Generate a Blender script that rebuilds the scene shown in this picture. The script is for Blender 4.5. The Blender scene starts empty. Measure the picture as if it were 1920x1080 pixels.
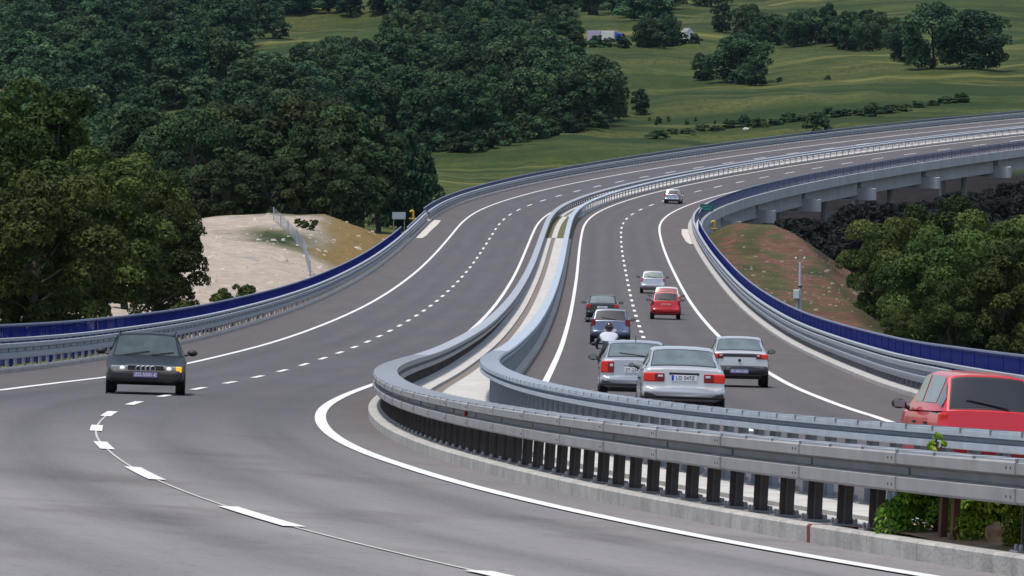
import bpy, bmesh, math, random
import numpy as np
from mathutils import Vector, Matrix, Quaternion

# ------------------------------------------------------------------ camera, sky, sun
C = bpy.context.scene.collection
scn = bpy.context.scene
ZO = 30.0                                    # camera height above the valley datum
F_PX = 12000.0                               # focal length in pixels of a 1920 px wide frame
PITCH = math.atan(440.0 / F_PX)
cam_d = bpy.data.cameras.new("camera")
cam = bpy.data.objects.new("camera", cam_d); C.objects.link(cam)
cam.location = (0, 0, ZO)
cam.rotation_euler = (math.pi / 2 - PITCH, 0, 0)
cam_d.sensor_width = 36.0
cam_d.lens = F_PX / 1920.0 * 36.0
cam_d.clip_start = 1.0
cam_d.clip_end = 12000.0
scn.camera = cam

SUN_EL, SUN_AZ = math.radians(74), math.radians(-135)      # azimuth clockwise from +Y
w = bpy.data.worlds.new("World"); scn.world = w; w.use_nodes = True
nt = w.node_tree
sky = nt.nodes.new("ShaderNodeTexSky"); sky.sky_type = 'NISHITA'; sky.sun_disc = False
sky.sun_elevation = SUN_EL; sky.sun_rotation = SUN_AZ
sky.air_density = 1.0; sky.dust_density = 2.0
bg = nt.nodes["Background"]; bg.inputs[1].default_value = 0.115
hz_ = nt.nodes.new("ShaderNodeHueSaturation"); hz_.inputs["Saturation"].default_value = 0.85      # thin high cloud whitens the sky
nt.links.new(sky.outputs[0], hz_.inputs["Color"]); nt.links.new(hz_.outputs[0], bg.inputs[0])
sd = Vector((math.sin(SUN_AZ) * math.cos(SUN_EL), math.cos(SUN_AZ) * math.cos(SUN_EL), math.sin(SUN_EL)))
sl = bpy.data.lights.new("sun", 'SUN'); sl.energy = 2.4; sl.angle = math.radians(7.0); sl.color = (1.0, 0.96, 0.9)
so = bpy.data.objects.new("sun", sl); C.objects.link(so); so.location = (0, 0, 300)
so.rotation_euler = (-sd).to_track_quat('-Z', 'Y').to_euler()
scn.view_settings.view_transform = 'Standard'; scn.view_settings.look = 'None'
scn.view_settings.exposure = 0.58; scn.view_settings.gamma = 1.0
try:
    scn.cycles.max_bounces = 6; scn.cycles.diffuse_bounces = 3; scn.cycles.transparent_max_bounces = 12
except Exception:
    pass

# ------------------------------------------------------------------ helpers
def srgb(r, g, b):
    return tuple(((c / 255) / 12.92 if c / 255 <= 0.04045 else ((c / 255 + 0.055) / 1.055) ** 2.4) for c in (r, g, b))

def mat(name, col, rough=0.6, metal=0.0, var=0.0, scale=3.0, bump=0.0, bscale=40.0, stretch=(1, 1, 1), col2=None, ior=1.45, coat=0.0, space='Object', spec=0.5):
    m = bpy.data.materials.new(name); m.use_nodes = True
    n = m.node_tree; b = n.nodes["Principled BSDF"]
    b.inputs["Base Color"].default_value = (*col, 1); b.inputs["Roughness"].default_value = rough
    b.inputs["Metallic"].default_value = metal; b.inputs["IOR"].default_value = ior
    b.inputs["Coat Weight"].default_value = coat; b.inputs["Specular IOR Level"].default_value = spec
    if var > 0 or col2 or bump > 0:
        tc = n.nodes.new("ShaderNodeTexCoord"); mp = n.nodes.new("ShaderNodeMapping"); mp.inputs["Scale"].default_value = stretch
        n.links.new(tc.outputs[space], mp.inputs[0])
    if var > 0 or col2:
        ns = n.nodes.new("ShaderNodeTexNoise"); ns.inputs["Scale"].default_value = scale; ns.inputs["Detail"].default_value = 8
        ns.inputs["Roughness"].default_value = 0.65
        n.links.new(mp.outputs[0], ns.inputs["Vector"])
        cr = n.nodes.new("ShaderNodeValToRGB")
        c2 = col2 if col2 else tuple(min(1, c * (1 + var)) for c in col)
        c1 = col if col2 else tuple(c * (1 - var) for c in col)
        cr.color_ramp.elements[0].position = 0.32; cr.color_ramp.elements[0].color = (*c1, 1)
        cr.color_ramp.elements[1].position = 0.68; cr.color_ramp.elements[1].color = (*c2, 1)
        n.links.new(ns.outputs["Fac"], cr.inputs[0]); n.links.new(cr.outputs[0], b.inputs["Base Color"])
    if bump > 0:
        nb = n.nodes.new("ShaderNodeTexNoise"); nb.inputs["Scale"].default_value = bscale; nb.inputs["Detail"].default_value = 6
        n.links.new(mp.outputs[0], nb.inputs["Vector"])
        bp = n.nodes.new("ShaderNodeBump"); bp.inputs["Strength"].default_value = bump; bp.inputs["Distance"].default_value = 0.02
        n.links.new(nb.outputs["Fac"], bp.inputs["Height"]); n.links.new(bp.outputs[0], b.inputs["Normal"])
    return m

class MB:
    """collects simple solids and links them as one mesh object"""
    def __init__(s): s.v = []; s.f = []
    def add(s, v, f):
        o = len(s.v); s.v += [tuple(map(float, p)) for p in v]; s.f += [tuple(i + o for i in q) for q in f]; return s
    def box(s, c, d, rot=None, taper=1.0):
        hx, hy, hz = d[0] / 2, d[1] / 2, d[2] / 2
        v = []
        for z in (-1, 1):
            k = taper if z > 0 else 1.0
            for x, y in ((-1, -1), (1, -1), (1, 1), (-1, 1)):
                p = Vector((x * hx * k, y * hy * k, z * hz))
                if rot is not None: p = rot @ p
                v.append((p.x + c[0], p.y + c[1], p.z + c[2]))
        return s.add(v, [(0, 3, 2, 1), (4, 5, 6, 7), (0, 1, 5, 4), (1, 2, 6, 5), (2, 3, 7, 6), (3, 0, 4, 7)])
    def tube(s, pts, rad, n=8, cap=True):
        pts = [Vector(p) for p in pts]
        rad = rad if hasattr(rad, '__len__') else [rad] * len(pts)
        v = []; f = []
        for i, p in enumerate(pts):
            a = pts[max(i - 1, 0)]; b = pts[min(i + 1, len(pts) - 1)]
            t = (b - a).normalized()
            u = t.cross(Vector((0, 0, 1)) if abs(t.z) < 0.9 else Vector((1, 0, 0))).normalized(); w_ = t.cross(u)
            for k in range(n):
                an = 2 * math.pi * k / n
                v.append(p + (u * math.cos(an) + w_ * math.sin(an)) * rad[i])
        for i in range(len(pts) - 1):
            for k in range(n):
                f.append((i * n + k, i * n + (k + 1) % n, (i + 1) * n + (k + 1) % n, (i + 1) * n + k))
        if cap:
            f.append(tuple(range(n))); f.append(tuple((len(pts) - 1) * n + k for k in reversed(range(n))))
        return s.add(v, f)
    def lathe(s, prof, axis='x', c=(0, 0, 0), n=24):
        """prof: (radius, along-axis) pairs"""
        v = []; f = []
        for r, a in prof:
            for k in range(n):
                t = 2 * math.pi * k / n; p = (r * math.cos(t), r * math.sin(t))
                q = (a, p[0], p[1]) if axis == 'x' else ((p[0], a, p[1]) if axis == 'y' else (p[0], p[1], a))
                v.append((q[0] + c[0], q[1] + c[1], q[2] + c[2]))
        for i in range(len(prof) - 1):
            for k in range(n):
                f.append((i * n + k, i * n + (k + 1) % n, (i + 1) * n + (k + 1) % n, (i + 1) * n + k))
        f.append(tuple(range(n))); f.append(tuple((len(prof) - 1) * n + k for k in reversed(range(n))))
        return s.add(v, f)
    def ball(s, c, r, n=10, m=7):
        r = r if hasattr(r, '__len__') else (r, r, r)
        v = [(c[0], c[1], c[2] - r[2])]; f = []
        for i in range(1, m):
            ph = -math.pi / 2 + math.pi * i / m
            for k in range(n):
                t = 2 * math.pi * k / n
                v.append((c[0] + r[0] * math.cos(ph) * math.cos(t), c[1] + r[1] * math.cos(ph) * math.sin(t), c[2] + r[2] * math.sin(ph)))
        v.append((c[0], c[1], c[2] + r[2])); L = len(v) - 1
        for k in range(n):
            f.append((0, 1 + (k + 1) % n, 1 + k)); f.append((L, 1 + (m - 2) * n + k, 1 + (m - 2) * n + (k + 1) % n))
        for i in range(m - 2):
            for k in range(n):
                a = 1 + i * n; f.append((a + k, a + (k + 1) % n, a + n + (k + 1) % n, a + n + k))
        return s.add(v, f)
    def build(s, name, m, parent=None, smooth=None, bevel=0.0, rel=False, fix=True):
        return obj(name, s.v, s.f, m, parent, smooth, bevel, rel, fix)

def finish(me, smooth=None, fix=True, bevel=0.0):
    if fix or bevel:
        b = bmesh.new(); b.from_mesh(me)
        if fix: bmesh.ops.recalc_face_normals(b, faces=b.faces)
        if bevel:
            bmesh.ops.bevel(b, geom=[e for e in b.edges if e.calc_face_angle(0) > 0.6], offset=bevel, segments=2, profile=0.5, affect='EDGES', clamp_overlap=True)
        b.to_mesh(me); b.free()
    if smooth is not None:
        me.polygons.foreach_set("use_smooth", [True] * len(me.polygons))
        me.set_sharp_from_angle(angle=math.radians(smooth))

def obj(name, v, f, m, parent=None, smooth=None, bevel=0.0, rel=False, fix=True):
    """one mesh object; rel=True: verts are in world axes, shift them to the (unrotated) parent's origin"""
    me = bpy.data.meshes.new(name)
    if rel and parent is not None:
        v = np.asarray(v, float) - np.array(parent.location)
        v = [tuple(p) for p in v]
    me.from_pydata([tuple(p) for p in v], [], f)
    finish(me, smooth, fix, bevel)
    o = bpy.data.objects.new(name, me); C.objects.link(o)
    if m is not None: me.materials.append(m)
    if parent is not None: o.parent = parent
    return o

def thing(name, label, cat, loc=(0, 0, 0), group=None, matrix=None):
    o = bpy.data.objects.new(name, None); C.objects.link(o)
    o.empty_display_size = 0.3
    if matrix is not None: o.matrix_basis = matrix
    else: o.location = loc
    return tag(o, label, cat, group)
def tag(o, label=None, cat=None, group=None, kind=None):
    if label: o['label'] = label
    if cat: o['category'] = cat
    if group: o['group'] = group
    if kind: o['kind'] = kind
    return o
def copy_tree(o, parent=None):
    c = o.copy(); C.objects.link(c)
    if parent is not None: c.parent = parent
    for ch in list(o.children): copy_tree(ch, c)
    return c
def text_part(name, s, size, m, parent, matrix):
    cu = bpy.data.curves.new("lettering", 'FONT'); cu.body = s; cu.size = size; cu.align_x = 'CENTER'; cu.align_y = 'CENTER'; cu.extrude = 0.001
    t = bpy.data.objects.new("lettering", cu); C.objects.link(t)
    me = bpy.data.meshes.new_from_object(t.evaluated_get(bpy.context.evaluated_depsgraph_get()))
    bpy.data.objects.remove(t); bpy.data.curves.remove(cu)
    me.name = name
    o = bpy.data.objects.new(name, me); C.objects.link(o); me.materials.clear(); me.materials.append(m)
    o.parent = parent; o.matrix_local = matrix
    return o

# ------------------------------------------------------------------ the road's line in space
KN = np.array([0, 30, 60, 90, 120, 160, 200, 250, 300, 360, 420, 480, 540, 600, 680, 760, 840, 920, 1000.])
KK = np.array([2.6525, 1.3867, 1.5078, 0.8341, 0.1324, 0.0286, -0.0193, 0.0094, -0.0101, 0.0094, -0.0232, 0.0335, 0.0938, 1.4532, 1.6609, 1.6253, 1.9828, 2.2305, 2.4286]) * 1e-3
KG = np.array([-4.4536, -4.2382, -3.8165, -4.0707, -4.0167, -3.4061, -3.1406, -2.6073, -2.1742, -1.5204, -0.9695, -0.4042, 0.2714, 0.778, 1.6399, 2.5676, 3.0272, 3.4615, 3.8957]) * 1e-2
KB = np.array([5.7602, 6.5185, 5.0271, 3.0701, 2.4502, 2.1182, 2.087, 2.3115, 2.2602, 2.0916, 1.8445, 1.8052, 2.3481, 3.3657, 4.1735, 4.7657, 5.5083, 6.0461, 6.5076]) * 1e-2
DS = 2.0; SMIN, SMAX = -120.0, 1000.0
S = np.arange(SMIN, SMAX + DS / 2, DS); I0 = int(round(-SMIN / DS))
_k = np.interp(S, KN, KK); _g = np.interp(S, KN, KG); BANK = np.interp(S, KN, KB)
def _cum(a): return np.concatenate([[0], np.cumsum((a[1:] + a[:-1]) / 2 * DS)])
TH = _cum(_k); TH = TH - TH[I0] - 0.1434
PX = _cum(np.sin(TH)); PX = PX - PX[I0] + 4.1576
PY = _cum(np.cos(TH)); PY = PY - PY[I0] + 48.5352
PZ = _cum(_g); PZ = PZ - PZ[I0] - 3.8778 + ZO
AL, AR, LW = 2.2414, 2.2249, 3.6
DASH_P, SL0, SR0 = 14.32576, 2.66937, 230.99357
ICT, ICS = np.cos(TH), np.sin(TH)
def R(s, o, h=0.0):
    """road coordinates (along, right of the middle, up) -> world"""
    x = np.interp(s, S, PX); y = np.interp(s, S, PY); z = np.interp(s, S, PZ); b = np.interp(s, S, BANK)
    c = np.interp(s, S, ICT); sn = np.interp(s, S, ICS)
    return np.stack([x + c * o, y - sn * o, z - b * o + h], -1)
def frame(s, o, h=0.0, flip=False):
    p = Vector(R(s, o, h)); t = (Vector(R(s + 1, o, h)) - Vector(R(s - 1, o, h))).normalized()
    r = (Vector(R(s, o + 1, h)) - Vector(R(s, o - 1, h))).normalized()
    if flip: t, r = -t, -r
    u = r.cross(t).normalized(); r = t.cross(u).normalized()
    M = Matrix((r, t, u)).transposed().to_4x4(); M.translation = p
    return M
def samples(s0, s1, ds=DS):
    a = S[(S > s0 + 1e-6) & (S < s1 - 1e-6)]
    if ds != DS: a = a[::int(ds / DS)]
    return np.concatenate([[s0], a, [s1]])
def strip(ss, offs, hs):
    """open sheet: columns at offsets offs, heights hs"""
    P = np.stack([R(ss, o, h) for o, h in zip(offs, hs)], 1); n, m_ = P.shape[:2]
    f = [(i * m_ + j, i * m_ + j + 1, (i + 1) * m_ + j + 1, (i + 1) * m_ + j) for i in range(n - 1) for j in range(m_ - 1)]
    return P.reshape(-1, 3), f
def sweep(ss, prof):
    """closed profile [(o,h)] swept along the road, capped"""
    P = np.stack([R(ss, o, h) for o, h in prof], 1); n, m_ = P.shape[:2]
    f = [(i * m_ + j, i * m_ + (j + 1) % m_, (i + 1) * m_ + (j + 1) % m_, (i + 1) * m_ + j) for i in range(n - 1) for j in range(m_)]
    f.append(tuple(range(m_))); f.append(tuple((n - 1) * m_ + j for j in reversed(range(m_))))
    return P.reshape(-1, 3), f
def so_of(x, y):
    """nearest along / across of world points (arrays)"""
    x = np.atleast_1d(x).astype(float); y = np.atleast_1d(y).astype(float)
    s = np.empty(x.size); o = np.empty(x.size)
    for a in range(0, x.size, 20000):
        d = (x[a:a + 20000, None] - PX[None, ::2]) ** 2 + (y[a:a + 20000, None] - PY[None, ::2]) ** 2
        j = d.argmin(1) * 2
        dx = x[a:a + 20000] - PX[j]; dy = y[a:a + 20000] - PY[j]
        s[a:a + 20000] = S[j] + dx * ICS[j] + dy * ICT[j]; o[a:a + 20000] = dx * ICT[j] - dy * ICS[j]
    return s, o
# ------------------------------------------------------------------ materials of the setting
random.seed(7); rng = np.random.default_rng(7)

def asphalt_mat():
    m = bpy.data.materials.new("asphalt"); m.use_nodes = True; n = m.node_tree; L = n.links; b = n.nodes["Principled BSDF"]
    uv = n.nodes.new("ShaderNodeUVMap"); uv.uv_map = "road"
    at = n.nodes.new("ShaderNodeAttribute"); at.attribute_name = "wear_and_tone"
    sep = n.nodes.new("ShaderNodeSeparateColor"); L.new(at.outputs["Color"], sep.inputs[0])
    def noise(sc, st, det=6, rough=0.6):
        mp = n.nodes.new("ShaderNodeMapping"); mp.inputs["Scale"].default_value = st; L.new(uv.outputs[0], mp.inputs[0])
        t = n.nodes.new("ShaderNodeTexNoise"); t.inputs["Scale"].default_value = sc; t.inputs["Detail"].default_value = det; t.inputs["Roughness"].default_value = rough
        L.new(mp.outputs[0], t.inputs["Vector"]); return t.outputs["Fac"]
    def mix(fac, a, c, typ='MIX'):
        x = n.nodes.new("ShaderNodeMix"); x.data_type = 'RGBA'; x.blend_type = typ
        for sock, val in ((x.inputs[0], fac), (x.inputs[6], a), (x.inputs[7], c)):
            if hasattr(val, 'links'): L.new(val, sock)
            elif isinstance(val, tuple): sock.default_value = (*val, 1)
            else: sock.default_value = val
        return x.outputs[2]
    def ramp(v, p0, p1):
        r = n.nodes.new("ShaderNodeMapRange"); r.inputs[1].default_value = p0; r.inputs[2].default_value = p1; L.new(v, r.inputs[0]); return r.outputs[0]
    lane = mix(ramp(noise(1.0, (0.9, 0.05, 1)), 0.35, 0.65), (0.036, 0.034, 0.041), (0.058, 0.054, 0.063))
    sh = mix(ramp(noise(1.0, (1.2, 0.12, 1)), 0.35, 0.65), (0.050, 0.037, 0.037), (0.076, 0.056, 0.054))
    c = mix(sep.outputs[0], lane, sh)
    near_pale = mix(ramp(noise(0.8, (1.0, 0.10, 1)), 0.3, 0.7), (0.175, 0.164, 0.168), (0.255, 0.238, 0.238))
    c = mix(sep.outputs[2], c, near_pale)                                                              # paler towards the near end of the left carriageway
    c = mix(ramp(noise(0.35, (1.0, 0.35, 1), 4), 0.52, 0.75), c, (0.072, 0.058, 0.057))       # dusty patches
    mu = n.nodes.new("ShaderNodeMath"); mu.operation = 'MULTIPLY'; L.new(sep.outputs[1], mu.inputs[0]); L.new(ramp(noise(1.0, (1.2, 0.02, 1)), 0.2, 0.7), mu.inputs[1])
    c = mix(mu.outputs[0], c, (0.024, 0.024, 0.028))                                             # wheel paths, rubber and oil
    c = mix(ramp(noise(16.0, (1, 0.4, 1), 5, 0.8), 0.42, 0.70), c, mix(0.34, c, (0.24, 0.23, 0.23)))
    c = mix(ramp(noise(6.0, (1, 0.35, 1), 5, 0.75), 0.55, 0.75), c, mix(0.45, c, (0.015, 0.015, 0.017)))
    c = mix(ramp(noise(45.0, (1, 0.5, 1), 3, 0.7), 0.45, 0.62), c, mix(0.34, c, (0.24, 0.23, 0.23)))          # stone grain
    L.new(c, b.inputs["Base Color"]); b.inputs["Roughness"].default_value = 0.85; b.inputs["Specular IOR Level"].default_value = 0.22
    bp = n.nodes.new("ShaderNodeBump"); bp.inputs["Strength"].default_value = 0.35; bp.inputs["Distance"].default_value = 0.01
    L.new(noise(70.0, (1, 1, 1), 3), bp.inputs["Height"]); L.new(bp.outputs[0], b.inputs["Normal"])
    return m
M_ASPH = asphalt_mat()
M_PAINT = mat("white_road_paint", (0.72, 0.72, 0.70), 0.7, scale=7.0, col2=(0.56, 0.55, 0.54), bump=0.3)
M_THIN = mat("faint_guide_paint", (0.46, 0.44, 0.41), 0.7, var=0.2, scale=6)
M_SLAB = mat("pale_concrete_paving", (0.45, 0.43, 0.405), 0.85, var=0.22, scale=1.4, bump=0.5, bscale=9)
M_KERB = mat("grey_kerb_concrete", (0.36, 0.345, 0.32), 0.9, var=0.25, scale=2.2, bump=0.4, bscale=30)
M_GROOVE = mat("brown_drain_silt", (0.17, 0.145, 0.125), 0.95, var=0.25, scale=1.2)
M_CONC = mat("bridge_concrete", (0.46, 0.45, 0.44), 0.85, var=0.14, scale=0.5, bump=0.2, bscale=8, stretch=(1, 1, 0.3))
M_GALV = mat("galvanised_steel", (0.31, 0.335, 0.37), 0.55, 0.1, var=0.12, scale=1.5)
M_GALV_DULL = mat("weathered_galvanised_steel", (0.28, 0.275, 0.275), 0.65, 0.1, var=0.14, scale=2.2)
M_GALV_NEW = mat("bright_bluish_galvanised_steel", (0.40, 0.45, 0.51), 0.5, 0.25, var=0.15, scale=3)
M_POST = mat("dark_weathered_post_steel", (0.085, 0.075, 0.073), 0.6, 0.3, var=0.3, scale=4)
M_POSTL = mat("light_post_steel", (0.24, 0.27, 0.31), 0.5, 0.4, var=0.15, scale=4)
M_BOLT = mat("dark_bolt", (0.05, 0.05, 0.05), 0.5, 0.5)
M_BLUE = mat("blue_painted_steel", (0.005, 0.013, 0.15), 0.6, var=0.2, scale=2.0, spec=0.15)
M_BLUE_FAR = mat("distance_hazed_blue_steel", (0.055, 0.075, 0.16), 0.5, var=0.2, scale=2.0)  # blue dulled to imitate the haze of distance
M_HAND = mat("pale_blue_handrail", (0.22, 0.25, 0.36), 0.5, 0.2)
M_RED = mat("red_reflector_plastic", (0.45, 0.012, 0.01), 0.35)
M_REDPAINT = mat("faded_dark_red_paint", (0.16, 0.03, 0.022), 0.8, var=0.2, scale=5)
M_SOIL = mat("orange_brown_soil", (0.30, 0.19, 0.11), 0.95, var=0.35, scale=5, bump=0.8, bscale=14)
M_RUST = mat("rusty_brown_steel", (0.11, 0.045, 0.03), 0.85, var=0.35, scale=5)
M_STONE = mat("pale_limestone", (0.48, 0.43, 0.37), 0.9, var=0.25, scale=3, bump=0.5, bscale=6)

# ------------------------------------------------------------------ road surface and markings
def road_sheet(name, offs):
    v, f = strip(S, offs, [0] * len(offs))
    o = obj(name, v, f, M_ASPH, fix=False); tag(o, kind='structure')
    me = o.data; nO = len(offs)
    uvl = me.uv_layers.new(name="road"); at = me.color_attributes.new("wear_and_tone", 'FLOAT_COLOR', 'POINT')
    sv = np.repeat(S, nO); ov = np.tile(offs, len(S))
    vi = np.empty(len(me.loops), int); me.loops.foreach_get("vertex_index", vi)
    uvl.data.foreach_set("uv", np.stack([ov[vi], sv[vi]], 1).ravel())
    lanes = []
    for c in (-AL - 0.5 * LW, -AL - 1.5 * LW, AR + 0.5 * LW, AR + 1.5 * LW): lanes += [c - 0.8, c + 0.8]
    trk = np.max([np.exp(-((ov - c) / 0.38) ** 2) for c in lanes], 0) * 0.75
    shm = ((ov < -AL - 2 * LW - 0.1) | ((ov > -AL + 0.1) & (ov < AR - 0.1)) | (ov > AR + 2 * LW + 0.1)).astype(float)
    shm = np.maximum(shm, 0.55 * (ov > 0))                         # the right carriageway is a slightly redder mix
    shm = np.where((ov < 0) & (ov < -AL - 2 * LW - 0.1), 0.55, shm)
    near_pale = np.where(ov < 0, np.interp(sv, [-120, 6, 9, 34, 75], [0.95, 0.88, 0.72, 0.50, 0.0]), 0.0)
    col = np.stack([shm, trk, near_pale, 1 + 0 * trk], 1)
    at.data.foreach_set("color", col.ravel())
    return o
def offs_between(a, b, step=0.3):
    n_ = max(2, int(round((b - a) / step)) + 1); return list(np.linspace(a, b, n_))
road_sheet("left_carriageway", offs_between(-12.55, -1.30))
road_sheet("right_carriageway", offs_between(1.33, 12.3))

vv, ff = MB(), MB()
for o, wd in ((-AL - 2 * LW, 0.2), (-AL, 0.2), (AR, 0.2), (AR + 2 * LW, 0.2)):
    v, f = strip(S, [o - wd / 2, o + wd / 2], [0.012, 0.012]); vv.add(v, f)
for k in range(-8, 72):
    for o, s0 in ((-AL - LW, SL0), (AR + LW, SR0 - 18 * DASH_P)):
        s = s0 + k * DASH_P
        if s < SMIN + 5 or s > SMAX - 5: continue
        v, f = strip(samples(s - 2.65, s + 2.65), [o - 0.088, o + 0.088], [0.012, 0.012]); vv.add(v, f)
lm = vv.build("lane_markings", M_PAINT, fix=False); tag(lm, kind='structure')
o = -AL - LW
v, f = strip(S[(S > -60) & (S < 60)], [o - 0.015, o + 0.015], [0.008, 0.008]); ff.add(v, f)
tag(ff.build("guide_line", M_THIN, fix=False), kind='structure')

# ------------------------------------------------------------------ median: kerbs, paving, groove
SB0, SB1 = 520.0, 586.0                      # grass break before the bridge
mk = MB()
def kerb_run(o0, o1, s0, s1, hgt=0.15, unit=1.0, gap=0.012, mb=None):
    mb = mb or mk
    ss = np.arange(s0, s1, unit)
    for a in ss:
        ds_ = 0.0 if a < 45 else 0.0
        v, f = sweep(np.array([a + gap / 2, min(a + unit - gap / 2, s1)]), [(o0, -0.1), (o0, hgt - 0.02), (o0 + np.sign(o1 - o0) * 0.02, hgt), (o1, hgt), (o1, -0.1)])
        mb.add(v, f)
kerb_run(-1.36, -1.16, -119, 45, unit=0.62)
kerb_run(-1.36, -1.16, 45, 518, unit=2.0)
kerb_run(-1.36, -1.16, 588, 996, unit=4.0)
kerb_run(1.42, 1.22, -119, 518, unit=2.0)
kerb_run(1.42, 1.22, 588, 996, unit=4.0)
tag(mk.build("median_kerb", M_KERB), kind='structure')
ek = MB()
kerb_run(-12.5, -12.8, -119, 996, hgt=0.12, unit=4.0, mb=ek)
kerb_run(12.15, 12.75, -119, 996, hgt=0.14, unit=4.0, mb=ek)
tag(ek.build("edge_kerb", mat("edge_kerb_concrete", (0.38, 0.36, 0.34), 0.9, var=0.2, scale=1.0, bump=0.3, bscale=12)), kind='structure')

def slab(name, o0, o1, s0, s1, m, unit=2.0, h=0.146):
    mb = MB()
    for a in np.arange(s0, s1 - 0.1, unit):
        v, f = sweep(np.array([a + 0.008, min(a + unit, s1) - 0.008]), [(o0, 0.0), (o0, h), (o1, h), (o1, 0.0)]); mb.add(v, f)
    return tag(mb.build(name, m), kind='structure')
slab("median_paving", -1.155, -0.36, 3.0, SB0, M_SLAB)
slab("median_paving", 0.0, 1.215, 3.0, SB0, M_SLAB)
slab("median_paving", -1.155, -0.36, SB1, 996, M_SLAB, 4.0)
slab("median_paving", 0.0, 1.215, SB1, 996, M_SLAB, 4.0)
slab("median_paving", -0.38, 0.10, SB0 + 0.5, SB1 - 1.0, M_SLAB)
v, f = strip(samples(3, 996), [-0.37, 0.01], [0.07, 0.07]); tag(obj("drain_groove", v, f, M_GROOVE, fix=False), kind='structure')
v, f = strip(samples(-119, 3.0), [-1.155, -0.6, 0.0, 0.5, 1.215], [0.13, 0.19, 0.17, 0.2, 0.13])
v = v + np.stack([0 * v[:, 0], 0 * v[:, 0], rng.normal(0, 0.025, len(v))], 1)
tag(obj("median_soil", v, f, M_SOIL, fix=False, smooth=60), kind='structure')
M_MGRASS = mat("short_median_grass", (0.055, 0.075, 0.02), 0.95, var=0.4, scale=3, col2=(0.15, 0.12, 0.05))
v, f = strip(samples(SB0, SB1), [-1.30, -0.8, -0.3, 0.2, 0.7, 1.36], [0.02, 0.08, 0.09, 0.09, 0.08, 0.02])
tag(obj("median_turf", v, f, M_MGRASS, fix=False), kind='structure')
# pale concrete aprons where the shoulder meets the bridge
def apron(name, pts):
    ss_ = [p[0] for p in pts]
    P0 = np.array([R(p[0], p[1], 0.014) for p in pts]); P1 = np.array([R(p[0], p[2], 0.014) for p in pts]); n_ = len(pts)
    v = np.concatenate([P0, P1]); f = [(i, i + 1, n_ + i + 1, n_ + i) for i in range(n_ - 1)]
    tag(obj(name, v, f, mat("pale_apron_concrete", (0.50, 0.46, 0.42), 0.9, var=0.15, scale=2), fix=False), kind='structure')
apron("drain_apron", [(516, -12.3, -11.75), (524, -12.3, -11.6), (540, -12.3, -11.6), (556, -12.3, -11.5), (568, -12.3, -11.65)])
apron("drain_apron", [(516, 11.85, 12.14), (524, 11.6, 12.14), (545, 11.45, 12.14), (562, 11.55, 12.14)])

# ------------------------------------------------------------------ terrain
def smooth(a, b, x):
    t = np.clip((x - a) / (b - a), 0, 1); return t * t * (3 - 2 * t)
_oct = [(rng.uniform(0, 6.28, 2), rng.uniform(0, 6.28), fr) for fr in (0.012, 0.02, 0.035, 0.06, 0.11, 0.2, 0.33, 0.5) for _ in range(3)]
def fbm(x, y):
    t = 0
    for ph, an, fr in _oct:
        t = t + np.sin((x * math.cos(an) + y * math.sin(an)) * fr * 6.28 + ph[0]) * (0.06 / fr) ** 0.75
    return t * 0.16
HY = np.array([-400, 0, 560, 640, 800, 900, 1000, 1150, 1350, 1700, 2100, 2600, 3500, 6500])
HZ = np.array([-6, -8, -18, -23, -27, -26, -21.5, -17.5, -10.2, 1.0, 17, 45, 95, 210.])
def nat(x, y):
    z = np.interp(y, HY, HZ)
    left = smooth(20, -25, x)
    z = z + left * 6.0 * smooth(560, 640, y) * smooth(960, 840, y)
    z = z - 13.0 * smooth(13, 32, x) * smooth(90, 220, y) * smooth(760, 620, y)
    z = z + (y > 950) * (np.sin(x * 0.021 + y * 0.004) * 1.2) + fbm(x * 0.5, y * 0.35) * np.interp(y, [0, 600, 1000, 2000], [0.3, 0.5, 0.9, 1.6])
    z = z + 0.9 * np.clip(np.sin(y / 26.0 + x * 0.012), -0.3, 1) * smooth(980, 1060, y) * smooth(1700, 1500, y)
    return z + ZO
def terrain(x, y, want=False):
    x = np.atleast_1d(np.asarray(x, float)); y = np.atleast_1d(np.asarray(y, float))
    s, o = so_of(x, y); z = nat(x, y)
    zr = np.interp(s, S, PZ) - np.interp(s, S, BANK) * np.clip(o, -13.2, 13.2)
    ao = np.abs(o)
    # embankment beside the approach
    wl = np.interp(s, [-120, 100, 300, 480, 560], [15, 15.5, 18.5, 22, 20.0])
    right = np.where(o > 13, zr - 0.15 - 0.25 * np.clip((o - 13) / 8, 0, 1) - np.clip(o - wl, 0, None) * 0.62 + fbm(x * 2, y * 0.6) * 0.22 * smooth(13.4, 15, o), zr)
    right = right + 1.25 * smooth(470, 560, s) * smooth(13.4, 16.5, o)
    right = np.maximum(right, z)
    mound = np.interp(s, [-120, 150, 250, 300, 360, 440, 500, 545, 560], [-0.1, 0.1, 0.2, 0.3, 1.0, 1.75, 2.1, 1.8, 1.0])
    left = zr - 0.1 + mound * smooth(13.3, 20.5, ao) + 0.05 * np.clip(ao - 22, 0, 25) + fbm(x * 2.2, y * 0.7) * 0.25 * smooth(13.4, 16, ao)
    emb = np.where(o < 0, left, right)
    emb = np.where(ao < 13.0, zr - 0.35, emb)
    w_l = smooth(600, 548, y + 0.25 * (-o - 13)); w_r = smooth(626, 590, y)
    wgt = np.where(o < 0, w_l, w_r); wgt = np.where(s > 640, 0, wgt)
    zz = z * (1 - wgt) + emb * wgt
    under = (ao < 14.5) & (s > 560)
    zz = np.where(under & (s > 575), np.minimum(zz, zr - 3.2), zz)
    zz = np.where((ao < 13.0) & (s <= 575), np.minimum(zz, zr - 0.35), zz)
    return (zz, s, o) if want else zz

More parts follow.
